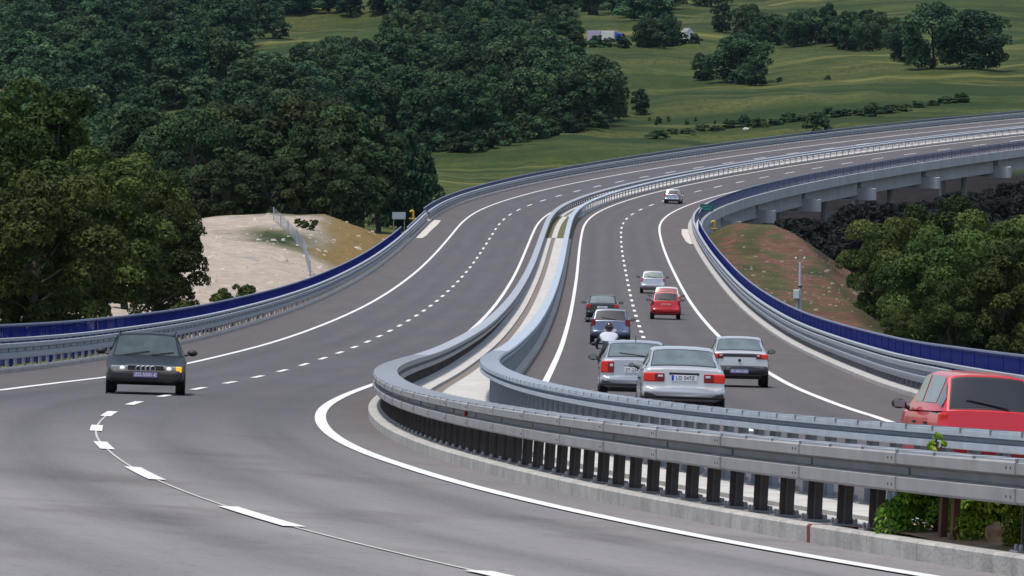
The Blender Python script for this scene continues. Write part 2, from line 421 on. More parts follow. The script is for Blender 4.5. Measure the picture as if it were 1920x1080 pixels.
def axis(stops):
    out = []
    for a, b, st in stops: out.append(np.arange(a, b, st))
    return np.concatenate(out + [[stops[-1][1]]])
gx = axis([(-1400, -400, 100), (-400, -120, 14), (-120, -46, 4), (-46, 40, 1.15), (40, 130, 4), (130, 420, 12), (420, 1400, 100)])
gy = axis([(-400, -60, 20), (-60, 180, 5), (180, 620, 2.2), (620, 960, 5), (960, 1700, 5), (1700, 2300, 12), (2300, 3600, 100)])
GX, GY = np.meshgrid(gx, gy, indexing='ij')
gz, gs, go = terrain(GX.ravel(), GY.ravel(), True)
ny = len(gy); nxg = len(gx)
idx = np.arange(nxg * ny).reshape(nxg, ny)
fa = np.stack([idx[:-1, :-1], idx[1:, :-1], idx[1:, 1:], idx[:-1, 1:]], -1).reshape(-1, 4)
me = bpy.data.meshes.new("ground"); me.from_pydata(np.stack([GX.ravel(), GY.ravel(), gz], 1).tolist(), [], fa.tolist())
me.polygons.foreach_set("use_smooth", [True] * len(me.polygons))
ground = bpy.data.objects.new("ground", me); C.objects.link(ground); tag(ground, kind='structure')
# what covers the ground where: R gravel, G red soil, B dry grass
X_, Y_ = GX.ravel(), GY.ravel(); j1 = fbm(X_ * 3, Y_ * 0.8) * 1.5
vis = (gs > -120) & (gs < 575)
dry = smooth(0, 1.5, go + 15.0 + (gs - 395) * 0.05 + j1 * 0.5) * smooth(395, 425, gs) * (go < 0) * (gs < 572)
dry = np.maximum(dry, smooth(545, 556, Y_) * (go < 0) * (gs < 600) * 0.8)
gravel = ((go < -13.2) & (go > -40)) * smooth(255, 290, Y_ + j1 * 6) * smooth(552, 540, Y_ + j1 * 3) * (1 - dry)
grpatch = np.exp(-(((X_ + 18.0) / 3.4) ** 2)) * np.exp(-(((Y_ - 500 + j1 * 8) / 17) ** 2))
gravel = gravel * (1 - np.clip(grpatch * 1.3, 0, 1))
soil = ((go > 12.5) & (go < 34)) * smooth(250, 300, gs + j1 * 6) * smooth(545, 515, gs + j1 * 6)
band = smooth(0.35, 0.75, np.sin((go - 13) * 1.15 - (gs - 300) * 0.016 + j1 * 0.5))
soil = soil * (1 - 0.75 * band)
ca = me.color_attributes.new("cover", 'FLOAT_COLOR', 'POINT')
ca.data.foreach_set("color", np.stack([gravel * vis, soil * vis, dry, np.ones_like(dry)], 1).ravel())

vshade = smooth(4, 16, X_ + j1) * smooth(585, 612, Y_) * smooth(1015 + 90 * smooth(40, 70, X_), 975 + 90 * smooth(40, 70, X_), Y_ + j1 * 8) * smooth(300, 200, X_)
vshade = np.maximum(vshade, smooth(20, 24, go) * smooth(612, 560, Y_) * smooth(240, 300, Y_))
fa_ = me.attributes.new("valley_shade", 'FLOAT', 'POINT'); fa_.data.foreach_set("value", vshade)  # where the valley's shade is painted on the ground

def ground_mat():
    m = bpy.data.materials.new("meadow_and_soil"); m.use_nodes = True; n = m.node_tree; L = n.links; b = n.nodes["Principled BSDF"]
    geo = n.nodes.new("ShaderNodeNewGeometry"); at = n.nodes.new("ShaderNodeAttribute"); at.attribute_name = "cover"
    sep = n.nodes.new("ShaderNodeSeparateColor"); L.new(at.outputs["Color"], sep.inputs[0])
    def noise(sc, st=(1, 1, 1), det=8, rough=0.65):
        mp = n.nodes.new("ShaderNodeMapping"); mp.inputs["Scale"].default_value = st; L.new(geo.outputs["Position"], mp.inputs[0])
        t = n.nodes.new("ShaderNodeTexNoise"); t.inputs["Scale"].default_value = sc; t.inputs["Detail"].default_value = det; t.inputs["Roughness"].default_value = rough
        L.new(mp.outputs[0], t.inputs["Vector"]); return t.outputs["Fac"]
    def mix(fac, a, c):
        x = n.nodes.new("ShaderNodeMix"); x.data_type = 'RGBA'
        for sock, val in ((x.inputs[0], fac), (x.inputs[6], a), (x.inputs[7], c)):
            if hasattr(val, 'links'): L.new(val, sock)
            elif isinstance(val, tuple): sock.default_value = (*val, 1)
            else: sock.default_value = val
        return x.outputs[2]
    def ramp(v, p0, p1):
        r = n.nodes.new("ShaderNodeMapRange"); r.inputs[1].default_value = p0; r.inputs[2].default_value = p1; L.new(v, r.inputs[0]); return r.outputs[0]
    g = mix(ramp(noise(0.05, (1, 0.35, 1)), 0.35, 0.65), (0.026, 0.044, 0.010), (0.060, 0.078, 0.018))
    g = mix(ramp(noise(0.016, (1, 0.8, 1), 5), 0.45, 0.7), g, (0.082, 0.084, 0.027))
    g = mix(ramp(noise(0.9, (1, 0.3, 1), 4), 0.45, 0.75), g, (0.018, 0.032, 0.010))
    g = mix(ramp(noise(0.12, (1, 0.25, 1), 3), 0.66, 0.8), g, (0.10, 0.10, 0.04))
    gr = mix(ramp(noise(1.1, (1, 0.45, 1)), 0.3, 0.7), (0.27, 0.22, 0.175), (0.43, 0.365, 0.30))
    gr = mix(ramp(noise(0.35, (1, 0.3, 1), 5), 0.56, 0.72), gr, (0.21, 0.20, 0.205))
    gr = mix(ramp(noise(5.0, (1, 0.6, 1), 3), 0.58, 0.68), gr, (0.22, 0.18, 0.15))
    so_ = mix(ramp(noise(0.8, (1, 0.3, 1)), 0.35, 0.65), (0.075, 0.034, 0.024), (0.135, 0.072, 0.046))
    so_ = mix(ramp(noise(2.2, (1, 0.35, 1), 5), 0.60, 0.74), so_, (0.26, 0.20, 0.15))
    so_ = mix(ramp(noise(0.5, (1, 0.2, 1), 5), 0.48, 0.60), so_, (0.055, 0.058, 0.022))
    dr = mix(ramp(noise(2.0, (1, 0.4, 1)), 0.3, 0.7), (0.13, 0.088, 0.034), (0.23, 0.155, 0.060))
    dr = mix(ramp(noise(0.5, (1, 0.4, 1)), 0.55, 0.75), dr, (0.08, 0.08, 0.03))
    g = mix(ramp(noise(0.02, (0.22, 1.6, 1), 6), 0.46, 0.58), g, (0.020, 0.036, 0.011))
    g = mix(ramp(noise(0.03, (0.2, 1.3, 1), 6), 0.54, 0.68), g, (0.125, 0.122, 0.036))
    sepx = n.nodes.new("ShaderNodeSeparateXYZ"); L.new(geo.outputs["Position"], sepx.inputs[0])
    shade_at = n.nodes.new("ShaderNodeAttribute"); shade_at.attribute_name = "valley_shade"
    g = mix(shade_at.outputs["Fac"], g, mix(ramp(noise(0.5, (1, 0.5, 1)), 0.35, 0.65), (0.008, 0.006, 0.007), (0.018, 0.014, 0.013)))  # valley shade put into the ground colour, almost black
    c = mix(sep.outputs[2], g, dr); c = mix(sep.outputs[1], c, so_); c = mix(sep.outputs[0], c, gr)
    L.new(c, b.inputs["Base Color"]); b.inputs["Roughness"].default_value = 0.95; b.inputs["Specular IOR Level"].default_value = 0.1
    bp = n.nodes.new("ShaderNodeBump"); bp.inputs["Strength"].default_value = 0.8; bp.inputs["Distance"].default_value = 0.25
    L.new(noise(1.6, (1, 0.5, 1), 6), bp.inputs["Height"]); L.new(bp.outputs[0], b.inputs["Normal"])
    return m
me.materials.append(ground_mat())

CAMP = np.array([0, 0, ZO])
def ray(u, v):
    cp, sp = math.cos(PITCH), math.sin(PITCH)
    a = (u - 960) / F_PX; b_ = (540 - v) / F_PX
    return np.array([a, cp + b_ * sp, -sp + b_ * cp])
def ground_at(u, v, d0=560.0, d1=4000.0):
    """where the sight line through a photo point first meets the ground beyond d0"""
    t = np.arange(d0, d1, 4.0); r = ray(u, v); P = CAMP + t[:, None] * r
    z = terrain(P[:, 0], P[:, 1]); k = np.argmax(P[:, 2] < z)
    if not (P[k, 2] < z[k]): return None
    return Vector((P[k, 0], P[k, 1], z[k]))
# ------------------------------------------------------------------ guardrails in the median
M_STRAP = mat('dark_seam_steel', (0.13, 0.135, 0.145), 0.7, 0.1)
def wface(o, d, top, bot, t=0.0):
    """outer outline of a double-wave beam whose face looks toward d (-1 left, +1 right)"""
    H = top - bot; q = [(0.02, 1.0), (0.0, 0.95), (0.0, 0.70), (0.11, 0.61), (0.11, 0.44), (0.0, 0.36), (0.0, 0.06), (0.02, 0.0)]
    return [(o - d * (a - t), bot + H * b) for a, b in q]
def post_mesh(h0, h1, wide=0.10, deep=0.05):
    b = MB(); H = h1 - h0
    b.box((0, 0, h0 + H / 2), (0.012, wide, H)); b.box((0.03, -wide / 2 + 0.006, h0 + H / 2), (deep, 0.012, H)); b.box((-0.03, wide / 2 - 0.006, h0 + H / 2), (deep, 0.012, H))
    return b
def plate_mesh(h):
    b = MB(); b.box((0, 0, h + 0.008), (0.24, 0.22, 0.016))
    for x in (-0.08, 0.08):
        for y in (-0.075, 0.075): b.lathe([(0.016, h + 0.016), (0.016, h + 0.045), (0.01, h + 0.06)], 'z', (x, y, 0), 6)
    return b
def place(o, s, off, h=0.0):
    o.matrix_basis = frame(s, off, h)

def median_rail(name, label, o_out, o_in, d, top, bot, s0, s1, mface, mtop, mpost, post_bot, phase, skip=()):
    """box-type guardrail: wave beam on the outer side (d) and on the inner side, cover plates, close posts"""
    root = thing(name, label, "guardrail", tuple(R(s0, o_out, 0.15)))
    near, far = [], MB()
    a = s0; k = 0
    while a < s1 - 0.5:
        b_ = min(a + (4.0 if a < 240 else 12.0), s1)
        mb = MB() if k < 60 else far
        ss = np.array([a, (a + b_) / 2, b_])
        outer = wface(o_out, d, top, bot, 0.004); inner = wface(o_in, -d, top, bot)
        # the free end of each element laps over the next one
        P0 = outer + [(p[0] + d * -0.012, p[1]) for p in reversed(outer)]
        P = []
        for i, s_ in enumerate(ss):
            lap = 0.014 * (1 - i / 2.0)
            P.append(np.stack([R(s_, o + d * lap, h) for o, h in P0]))
        P = np.stack(P); m_ = P.shape[1]
        f = [(i * m_ + j, i * m_ + (j + 1) % m_, (i + 1) * m_ + (j + 1) % m_, (i + 1) * m_ + j) for i in range(2) for j in range(m_)]
        f += [tuple(range(m_)), tuple(2 * m_ + j for j in reversed(range(m_)))]
        mb.add(P.reshape(-1, 3), f)
        v, f = sweep(ss, inner + [(p[0] + d * 0.012, p[1]) for p in reversed(inner)]); mb.add(v, f)
        if k < 60:
            e = mb.build("wave_beam", mface, root, rel=True, smooth=35)
            if a < 70:                                         # splice bolts
                bt = MB()
                for ds_ in ((0.10, 0.24) if a < 40 else (0.14,)):
                    for hh in (0.84, 0.18):
                        p = Vector(R(a + ds_, o_out + d * 0.012, bot + (top - bot) * hh)); bt = MB().ball(p, (0.013, 0.013, 0.013), 6, 4)
                        ob = bt.build("splice_bolt", M_BOLT, e); ob.data.transform(Matrix.Translation(-Vector(root.location)))
        a = b_; k += 1
    if far.v: tag(far.build("wave_beam", mface, root, rel=True, smooth=35), kind='stuff')
    # cover plates between the two beams
    lo, hi = min(o_out, o_in) + 0.004, max(o_out, o_in) - 0.004
    cnt = 0; rest = MB(); a = s0; straps = 0
    while a < s1 - 0.5:
        u = 4.0 if a < -8 or a > 150 else 1.333
        b_ = min(a + u, s1)
        mb = MB() if cnt < 95 else rest
        v, f = sweep(np.array([a + 0.02, b_ - 0.02]), [(lo, top - 0.01), (lo, top + 0.012), (hi, top + 0.012), (hi, top - 0.01)]); mb.add(v, f)
        if cnt < 95: mb.build("cover_plate", mtop, root, rel=True)
        cnt += 1; a = b_
        if -8 < a < 250 and straps < 98:
            v, f = sweep(np.array([a - 0.04, a + 0.04]), [(lo - 0.006, top - 0.03), (lo - 0.006, top + 0.016), (hi + 0.006, top + 0.016), (hi + 0.006, top - 0.03)])
            MB().add(v, f).build("seam_strap", M_STRAP, root, rel=True); straps += 1
    if rest.v: tag(rest.build("cover_plate", mtop, root, rel=True), kind='stuff')
    # posts
    om = (o_out + o_in) / 2 + d * 0.05
    pm = post_mesh(post_bot, top - 0.02).build("post", mpost, root)
    bp_ = plate_mesh(post_bot).build("base_plate", M_GALV_DULL, pm)
    base = Vector(root.location); cnt = 0; rest = MB(); s_ = s0 + phase
    while s_ < s1:
        if not any(a < s_ < b for a, b in skip):
            M = frame(s_, om, 0.0)
            if cnt < 100:
                q = pm if cnt == 0 else copy_tree(pm, root)
                M2 = M.copy(); M2.translation = M.translation - base; q.matrix_basis = M2
                if cnt > 45 and q.children:
                    pass
            else:
                pv = post_mesh(post_bot, top - 0.02)
                rest.add([M @ Vector(p) for p in pv.v], pv.f)
            cnt += 1
        s_ += 1.333 if s_ < 260 else 2.666
    if rest.v: tag(rest.build("post", mpost, root, rel=True, fix=False), kind='stuff')
    return root
LRAIL = median_rail("median_guardrail", "weathered grey double guardrail on dark posts along the near kerb, red reflector in its groove", -1.26, -0.80, -1, 0.795, 0.49, -60, 996, M_GALV_DULL, M_GALV, M_POST, 0.15, 0.4, skip=((-3.2, 1.0),))
RRAIL = median_rail("median_guardrail", "bright bluish galvanised guardrail between the paved median and the cars driving away", 1.30, 0.88, 1, 0.955, 0.78, -60, 996, M_GALV_NEW, M_GALV_NEW, M_POSTL, 0.15, 0.9)
# red reflector in the groove and rusty support under the beam end
rb = MB(); p = frame(33.5, -1.19, 0.64); rb.box((0, 0, 0), (0.03, 0.16, 0.075)); ob = rb.build("reflector", M_RED, LRAIL, bevel=0.006)
p.translation = p.translation - Vector(LRAIL.location); ob.matrix_basis = p
M = frame(-0.6, -1.0, 0.0)
for ds_ in (-0.22, 0.20):
    rb = MB().box((0, ds_, 0.32), (0.05, 0.10, 0.62)); ob = MB().add([M @ Vector(q) for q in rb.v], rb.f).build("rusty_post", M_RUST, LRAIL, rel=True)
mk2 = MB(); v, f = sweep(np.array([3.0, 3.13]), [(-1.363, 0.0), (-1.363, 0.135), (-1.35, 0.152), (-1.2, 0.152), (-1.2, 0.0)])
o = obj("painted_kerb_mark", v, f, M_REDPAINT); tag(o, kind='structure')

# ------------------------------------------------------------------ guardrails and blue railings at the outer edges
def edge_rail(name, label, off, d, top, bot, s0, s1, nbeam, post_step, mface, spacer=True):
    """d: side the face looks to.  wave beam, top tube, posts"""
    root = thing(name, label, "guardrail", tuple(R(s0, off, 0.1)))
    L = s1 - s0; step = max(4.0, L / 95.0)
    a = s0
    while a < s1 - 0.5:
        b_ = min(a + step, s1); ss = np.unique(np.concatenate([[a], np.arange(a + 2, b_ - 0.5, 2), [b_]]))
        w_ = wface(off, d, top, bot)
        v, f = sweep(ss, w_ + [(q[0] - d * 0.012, q[1]) for q in reversed(w_)])
        mb = MB().add(v, f)
        mb.build("wave_beam", mface, root, rel=True, smooth=35); a = b_
    v, f = sweep(samples(s0, s1), [(off - d * 0.07, top + 0.05), (off - d * 0.07, top + 0.13), (off - d * 0.27, top + 0.13), (off - d * 0.27, top + 0.05)])
    MB().add(v, f).build("top_rail", M_GALV, root, rel=True)
    base = Vector(root.location); pm = None; rest = MB(); cnt = 0
    for s_ in np.arange(s0 + 0.6, s1, post_step):
        M = frame(s_, off - d * 0.15, 0.0)
        if cnt < 100:
            if pm is None: pm = q = post_mesh(0.05, top + 0.06).build("post", M_GALV_DULL, root)
            else: q = copy_tree(pm, root)
            M.translation = M.translation - base; q.matrix_basis = M
        else:
            pv = post_mesh(0.05, top + 0.06); rest.add([M @ Vector(p) for p in pv.v], pv.f)
        cnt += 1
    if rest.v: tag(rest.build("post", M_GALV_DULL, root, rel=True, fix=False), kind='stuff')
    return root
edge_rail("edge_guardrail", "long grey wave guardrail on the shoulder of the oncoming lanes, below the gravel mound", -12.62, 1, 0.80, 0.36, 60, 562, 1, 2.667, M_GALV)
edge_rail("edge_guardrail", "long bright wave guardrail on the right shoulder, below the red soil bank", 12.48, -1, 0.86, 0.36, -110, 556, 1, 2.667, M_GALV)
edge_rail("bridge_guardrail", "guardrail on the outer edge of the bridge carrying the oncoming lanes", -12.6, 1, 0.78, 0.40, 566, 996, 1, 1.333, M_GALV)
edge_rail("bridge_guardrail", "guardrail on the inner edge of the bridge above the pier heads", 12.5, -1, 0.78, 0.40, 560, 996, 1, 1.333, M_GALV_DULL)

def blue_railing(name, label, off, s0, s1, top, pitch, panel, mbar, mhand, barw=0.055):
    root = thing(name, label, "railing", tuple(R(s0, off, 0.0)))
    edges = np.arange(s0, s1 + 0.1, panel); base = Vector(root.location); cnt = 0; rest = MB(); prest = MB(); pp = None
    order = list(range(len(edges) - 1))
    for k in order:
        a, b_ = edges[k], edges[k + 1]; mb = MB() if cnt < 100 else rest
        for s_ in np.arange(a + 0.06, b_ - 0.03, pitch):
            P = R(np.array([s_, s_]), np.array([off - 0.018, off + 0.018]), 0.0); h0, h1 = 0.14, top - 0.05
            t = R(s_ + barw / 2, off, 0) - R(s_ - barw / 2, off, 0)
            v = []
            for h in (h0, h1):
                for q in (P[0] - t / 2, P[1] - t / 2, P[1] + t / 2, P[0] + t / 2): v.append(q + np.array([0, 0, h]))
            mb.add(v, [(0, 1, 5, 4), (1, 2, 6, 5), (2, 3, 7, 6), (3, 0, 4, 7), (4, 5, 6, 7)])
        for h in (0.12, top - 0.08):
            v, f = sweep(np.array([a + 0.03, b_ - 0.03]), [(off - 0.025, h), (off - 0.025, h + 0.05), (off + 0.025, h + 0.05), (off + 0.025, h)]); mb.add(v, f)
        if cnt < 100: mb.build("railing_panel", mbar, root, rel=True, fix=False)
        v, f = sweep(np.array([a - 0.03, a + 0.03]), [(off - 0.04, -0.1), (off - 0.04, top - 0.02), (off + 0.04, top - 0.02), (off + 0.04, -0.1)])
        if cnt < 100: MB().add(v, f).build("post", mbar, root, rel=True)
        else: prest.add(v, f)
        cnt += 1
    if rest.v: tag(rest.build("railing_panel", mbar, root, rel=True, fix=False), kind='stuff')
    if prest.v: tag(prest.build("post", mbar, root, rel=True), kind='stuff')
    v, f = sweep(samples(s0, edges[-1]), [(off - 0.04, top - 0.03), (off - 0.04, top + 0.02), (off + 0.04, top + 0.02), (off + 0.04, top - 0.03)])
    MB().add(v, f).build("handrail", mhand, root, rel=True)
blue_railing("blue_railing", "deep blue barred railing behind the left guardrail, ending at the dry grass slope", -13.25, 60, 506, 1.28, 0.55, 4.5, M_BLUE, M_HAND, 0.06)
blue_railing("blue_railing", "deep blue barred railing behind the right guardrail, curving below the red soil bank", 13.0, -60, 548, 1.40, 0.13, 5.0, M_BLUE, M_HAND, 0.07)
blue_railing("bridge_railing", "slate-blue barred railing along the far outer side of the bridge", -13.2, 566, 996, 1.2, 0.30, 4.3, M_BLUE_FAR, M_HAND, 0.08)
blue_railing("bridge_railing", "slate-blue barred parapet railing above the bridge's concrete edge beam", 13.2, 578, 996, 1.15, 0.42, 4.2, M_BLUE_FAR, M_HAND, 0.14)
# the stepped transition railing between embankment and bridge, left side
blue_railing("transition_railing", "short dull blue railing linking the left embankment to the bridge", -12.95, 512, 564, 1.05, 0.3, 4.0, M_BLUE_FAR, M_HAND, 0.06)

# ------------------------------------------------------------------ the bridge
BR = thing("viaduct", "curved concrete motorway bridge on pier heads over the dark wooded valley", "bridge", tuple(R(606, 0, -3)))
def bpart(name, prof, s0, s1, m=M_CONC, parent=BR, sub=None):
    v, f = sweep(samples(s0, s1), prof); o = MB().add(v, f).build(name, m, parent)
    o.data.transform(Matrix.Translation(-Vector(BR.location))); return o
bpart("deck", [(-12.9, -0.02), (12.9, -0.02), (12.9, -0.35), (11.6, -0.75), (-11.6, -0.75), (-12.9, -0.35)], 560, 996)
bpart("edge_beam", [(12.85, 0.14), (13.5, 0.14), (13.5, -0.92), (13.2, -0.92), (12.95, -0.45)], 556, 996)
bpart("edge_beam", [(-12.85, 0.10), (-13.45, 0.10), (-13.45, -0.80), (-13.2, -0.80), (-12.95, -0.45)], 556, 996)
PIERS = [615, 647, 679, 711, 743, 775, 807, 839, 871, 903, 935, 967]
for i, s_ in enumerate(PIERS[:-1]):
    for o in (11.75, 6.0, 0.0, -6.0, -11.75):
        hw = 0.26
        bpart("girder", [(o - 0.5, -0.752), (o + hw, -0.752), (o + hw, -2.35), (o + hw + 0.12, -2.5), (o + hw + 0.12, -2.8), (o - hw - 0.25, -2.8), (o - hw - 0.25, -2.5), (o - 0.5, -2.35)], s_ + 1.15, PIERS[i + 1] - 1.15)
for i, s_ in enumerate(PIERS):
    # cross-head with rounded ends
    n_ = 10; hwd = 1.1
    prof = [(14.15 - hwd + hwd * math.cos(t), hwd * math.sin(t)) for t in np.linspace(-math.pi / 2, math.pi / 2, n_)] + [(-13.55 + hwd + hwd * math.cos(t), hwd * math.sin(t)) for t in np.linspace(math.pi / 2, 3 * math.pi / 2, n_)]
    v = []; m_ = len(prof)
    for h in (-3.35, -1.95): v += [tuple(R(s_ + ds_, o, h)) for o, ds_ in prof]
    f = [(j, (j + 1) % m_, m_ + (j + 1) % m_, m_ + j) for j in range(m_)] + [tuple(range(m_)), tuple(m_ + j for j in range(m_))]
    ch = MB().add(v, f).build("crosshead", M_CONC, BR, smooth=40); ch.data.transform(Matrix.Translation(-Vector(BR.location)))
    v, f = sweep(np.array([s_ - 0.35, s_ + 0.35]), [(11.2, -1.945), (11.2, -0.76), (-11.2, -0.76), (-11.2, -1.945)])
    o = MB().add(v, f).build("diaphragm", M_CONC, BR); o.data.transform(Matrix.Translation(-Vector(BR.location)))
    for o in (7.6, -7.6):
        p = Vector(R(s_, o, -3.2)); zb = terrain(p.x, p.y)[0] - 1.0
        if p.z - zb < 0.8: continue
        mb = MB().lathe([(0.42, zb), (0.40, p.z)], 'z', (p.x, p.y, 0), 20); q = mb.build("pier", M_CONC, BR, smooth=40)
        q.data.transform(Matrix.Translation(-Vector(BR.location)))
for sg in (1, -1):
    bpart("wing_wall", [(sg * 12.9, -0.05), (sg * 13.3, -0.05), (sg * 13.3, -3.6), (sg * 12.9, -3.6)], 575, 612)
bpart("abutment", [(-12.8, -0.76), (12.8, -0.76), (12.8, -6), (-12.8, -6)], 609.5, 613.6)


v, f = strip(np.array([4.6, 4.64]), [-12.4, -9, -6, -4.6], [0.010] * 4); tag(obj("pavement_joint", v, f, mat("reddish_joint_sealant", (0.11, 0.06, 0.055), .8), fix=False), kind='structure')
# ------------------------------------------------------------------ vehicles
def paint(name, col, metal=0.35, rough=0.32): return mat(name, col, rough, metal, coat=0.6)
M_GLASS_L = mat("pale_reflecting_glass", (0.16, 0.20, 0.20), 0.12, 0.35, var=0.25, scale=2.5, ior=1.6)
M_GLASS_D = mat("dark_tinted_glass", (0.015, 0.018, 0.024), 0.06, 0.0, ior=1.6)
M_TYRE = mat("tyre_rubber", (0.014, 0.014, 0.015), 0.85)
M_RIM = mat("alloy_rim", (0.32, 0.33, 0.34), 0.35, 0.7)
M_BLACKP = mat("black_trim_plastic", (0.016, 0.016, 0.018), 0.55)
M_DARKP = mat("dark_grey_bumper_plastic", (0.035, 0.037, 0.045), 0.55)
M_LAMPR = mat("red_lamp_lens", (0.62, 0.025, 0.012), 0.22, coat=0.5)
M_LAMPD = mat("dark_red_lamp_lens", (0.16, 0.008, 0.012), 0.22, coat=0.5)
M_LAMPW = mat("clear_lamp_lens", (0.62, 0.62, 0.64), 0.15, 0.3, coat=0.5)
M_AMBER = bpy.data.materials.new("lit_amber_lamp"); M_AMBER.use_nodes = True
_b = M_AMBER.node_tree.nodes["Principled BSDF"]; _b.inputs["Base Color"].default_value = (0.9, 0.42, 0.02, 1); _b.inputs["Emission Color"].default_value = (1.0, 0.48, 0.03, 1); _b.inputs["Emission Strength"].default_value = 0.35
M_HEADLIT = bpy.data.materials.new("lit_headlamp"); M_HEADLIT.use_nodes = True
_b = M_HEADLIT.node_tree.nodes["Principled BSDF"]; _b.inputs["Base Color"].default_value = (0.9, 0.9, 0.85, 1); _b.inputs["Emission Color"].default_value = (1, 0.96, 0.86, 1); _b.inputs["Emission Strength"].default_value = 0.12
M_PLATE = mat("white_number_plate", (0.62, 0.62, 0.66), 0.5)
M_PLATEV = mat("lilac_number_plate", (0.16, 0.15, 0.30), 0.5)
M_PTXT = mat("black_plate_lettering", (0.01, 0.01, 0.03), 0.6)
M_PTXTW = mat("white_plate_lettering", (0.7, 0.7, 0.75), 0.6)
M_EUB = mat("blue_plate_band", (0.01, 0.03, 0.35), 0.5)
M_CHROME = mat("chrome_trim", (0.6, 0.6, 0.62), 0.15, 0.9)
M_GARN = mat("dark_boot_garnish", (0.03, 0.028, 0.033), 0.35, coat=0.5)

def car(label, s, o, spec, flip=False, group="cars on the motorway", name="car", yaw=0.0, squash=1.0):
    """lofted body split into its panels, greenhouse with set-in panes, lamps, wheels"""
    M = frame(s, o, 0.012, flip)
    if yaw: M = M @ Matrix.Rotation(yaw, 4, 'Z')
    if squash != 1.0: M = M @ Matrix.Diagonal((1, 1, squash, 1))
    root = thing(name, label, "car", matrix=M, group=group)
    P = spec; L, W, H = P['L'], P['W'], P['H']; hw = W / 2; hL = L / 2; pm = P['paint']
    zb, zd, zh = P.get('belt', 0.93), P['deck'], P.get('hood', 0.90)
    yr = -hL
    bump = P.get('bump_z', 0.60)
    # stations: y, half width, bottom, shoulder, crown
    ST = [(yr + 0.00, hw * .80, .43, bump - .05, bump - .02), (yr + .05, hw * .93, .38, bump - .005, bump), (yr + .14, hw * .975, .35, bump, bump + .01),
          (yr + P.get('tail_in', .13) + .02, hw * .93, .34, zd - .06, zd - .03), (yr + P.get('tail_in', .13) + .07, hw * .95, .33, zd - .015, zd + .01), (P['rg0'], hw * .975, .30, zd, zd + .02),
          (-.95, hw * .99, .22, zb + .02, zb + .02), (-0.1, hw, .2, zb, zb), (.85, hw, .2, zb - .01, zb - .01), (P['ws0'] + .1, hw * .99, .2, zh, zh + .03),
          (hL - .75, hw * .975, .24, zh - .10, zh - .05), (hL - .25, hw * .95, .25, zh - .17, zh - .13), (hL - .11, hw * .92, .27, zh - .20, zh - .165), (hL - .05, hw * .88, .28, .56, .575), (hL - .01, hw * .84, .30, .52, .54), (hL, hw * .74, .34, .48, .50)]
    ST.sort(key=lambda q: q[0])
    def ring(st):
        y, w_, z0, z1, zc = st; h = z1 - z0
        half = [(0, z0), (w_ * .78, z0), (w_ * .95, z0 + .05), (w_, z0 + .22 * h + .02), (w_ * 1.0, z0 + .55 * h), (w_ * .985, z1 - .16 * h), (w_ * .955, z1 - .04 * h), (w_ * .90, z1), (w_ * .5, zc), (0, zc + .004)]
        return [(x, y, z) for x, z in half] + [(-x, y, z) for x, z in reversed(half[1:-1])]
    rings = [ring(q) for q in ST]; n = len(rings[0]); ns = len(ST)
    buckets = {}
    def put(nm, poly):
        buckets.setdefault(nm, MB()).add(poly, [tuple(range(len(poly)))])
    for i in range(ns - 1):
        ym = (ST[i][0] + ST[i + 1][0]) / 2
        for j in range(n):
            k = (j + 1) % n; q = [rings[i][j], rings[i][k], rings[i + 1][k], rings[i + 1][j]]
            jj = j if j < 9 else n - 1 - j
            nm = 'body'
            if ym < yr + .142: nm = 'rear_bumper'
            elif ym > hL - .16: nm = 'front_bumper'
            elif ym < P['rg0'] and jj >= 7: nm = 'boot_lid'
            elif ym > P['ws0'] and jj >= 7: nm = 'bonnet'
            elif -.95 <= ym <= .85 and 2 <= jj <= 6: nm = 'door'
            if nm == 'door': nm = ('door', ym < -0.1, rings[i][j][0] + rings[i][k][0] > 0)
            put(nm, q)
    for ri, nm in ((0, 'rear_bumper'), (ns - 1, 'front_bumper')):
        put(nm, list(rings[ri]))
    allb = MB()
    for nm, mb in buckets.items():
        nme = nm if isinstance(nm, str) else 'door'
        m_ = pm
        if nme == 'rear_bumper': m_ = P.get('rbump', pm)
        if nme == 'front_bumper': m_ = P.get('fbump', pm)
        me_o = mb.build(nme, m_, root, fix=False)
        b = bmesh.new(); b.from_mesh(me_o.data); bmesh.ops.remove_doubles(b, verts=b.verts, dist=1e-4); bmesh.ops.recalc_face_normals(b, faces=b.faces)
        # keep normals pointing away from the car's middle
        c0 = Vector((0, 0, .55)); sgn = sum((f_.calc_center_median() - c0).dot(f_.normal) * f_.calc_area() for f_ in b.faces)
        if sgn < 0: bmesh.ops.reverse_faces(b, faces=b.faces)
        b.to_mesh(me_o.data); b.free()
        me_o.data.polygons.foreach_set("use_smooth", [True] * len(me_o.data.polygons)); me_o.data.set_sharp_from_angle(angle=math.radians(38))
        if nme == 'door':
            y0 = -.82 if nm[1] else .02; sx = 1 if nm[2] else -1
            hd = MB().box((sx * (hw * .985 + .012), y0, zb - .17), (.03, .17, .035)); h_ = hd.build('door_handle', P.get('handle', M_BLACKP), me_o, bevel=.008)
    # lower edge strip of the rear bumper
    if P.get('rlow') is not None:
        mb = MB()
        mb.box((0, yr + .055, .44), (W * .93, .10, .13)); mb.build('bumper_insert', P['rlow'], root, bevel=.03)
    mb = MB().box((0, 0, .31), (W * .72, L * .80, .10)); mb.build('underbody', M_BLACKP, root)
    # greenhouse
    GS = [(P['rg0'], zd, zd, hw * .90, hw * .80), (P['rg1'], zb + .01, H - .045, hw * .955, hw * .70), (-.25, zb, H, hw * .96, hw * .73), (P['ws1'], zb, H - .035, hw * .96, hw * .71), (P['ws0'], zh, zh + .015, hw * .93, hw * .84)]
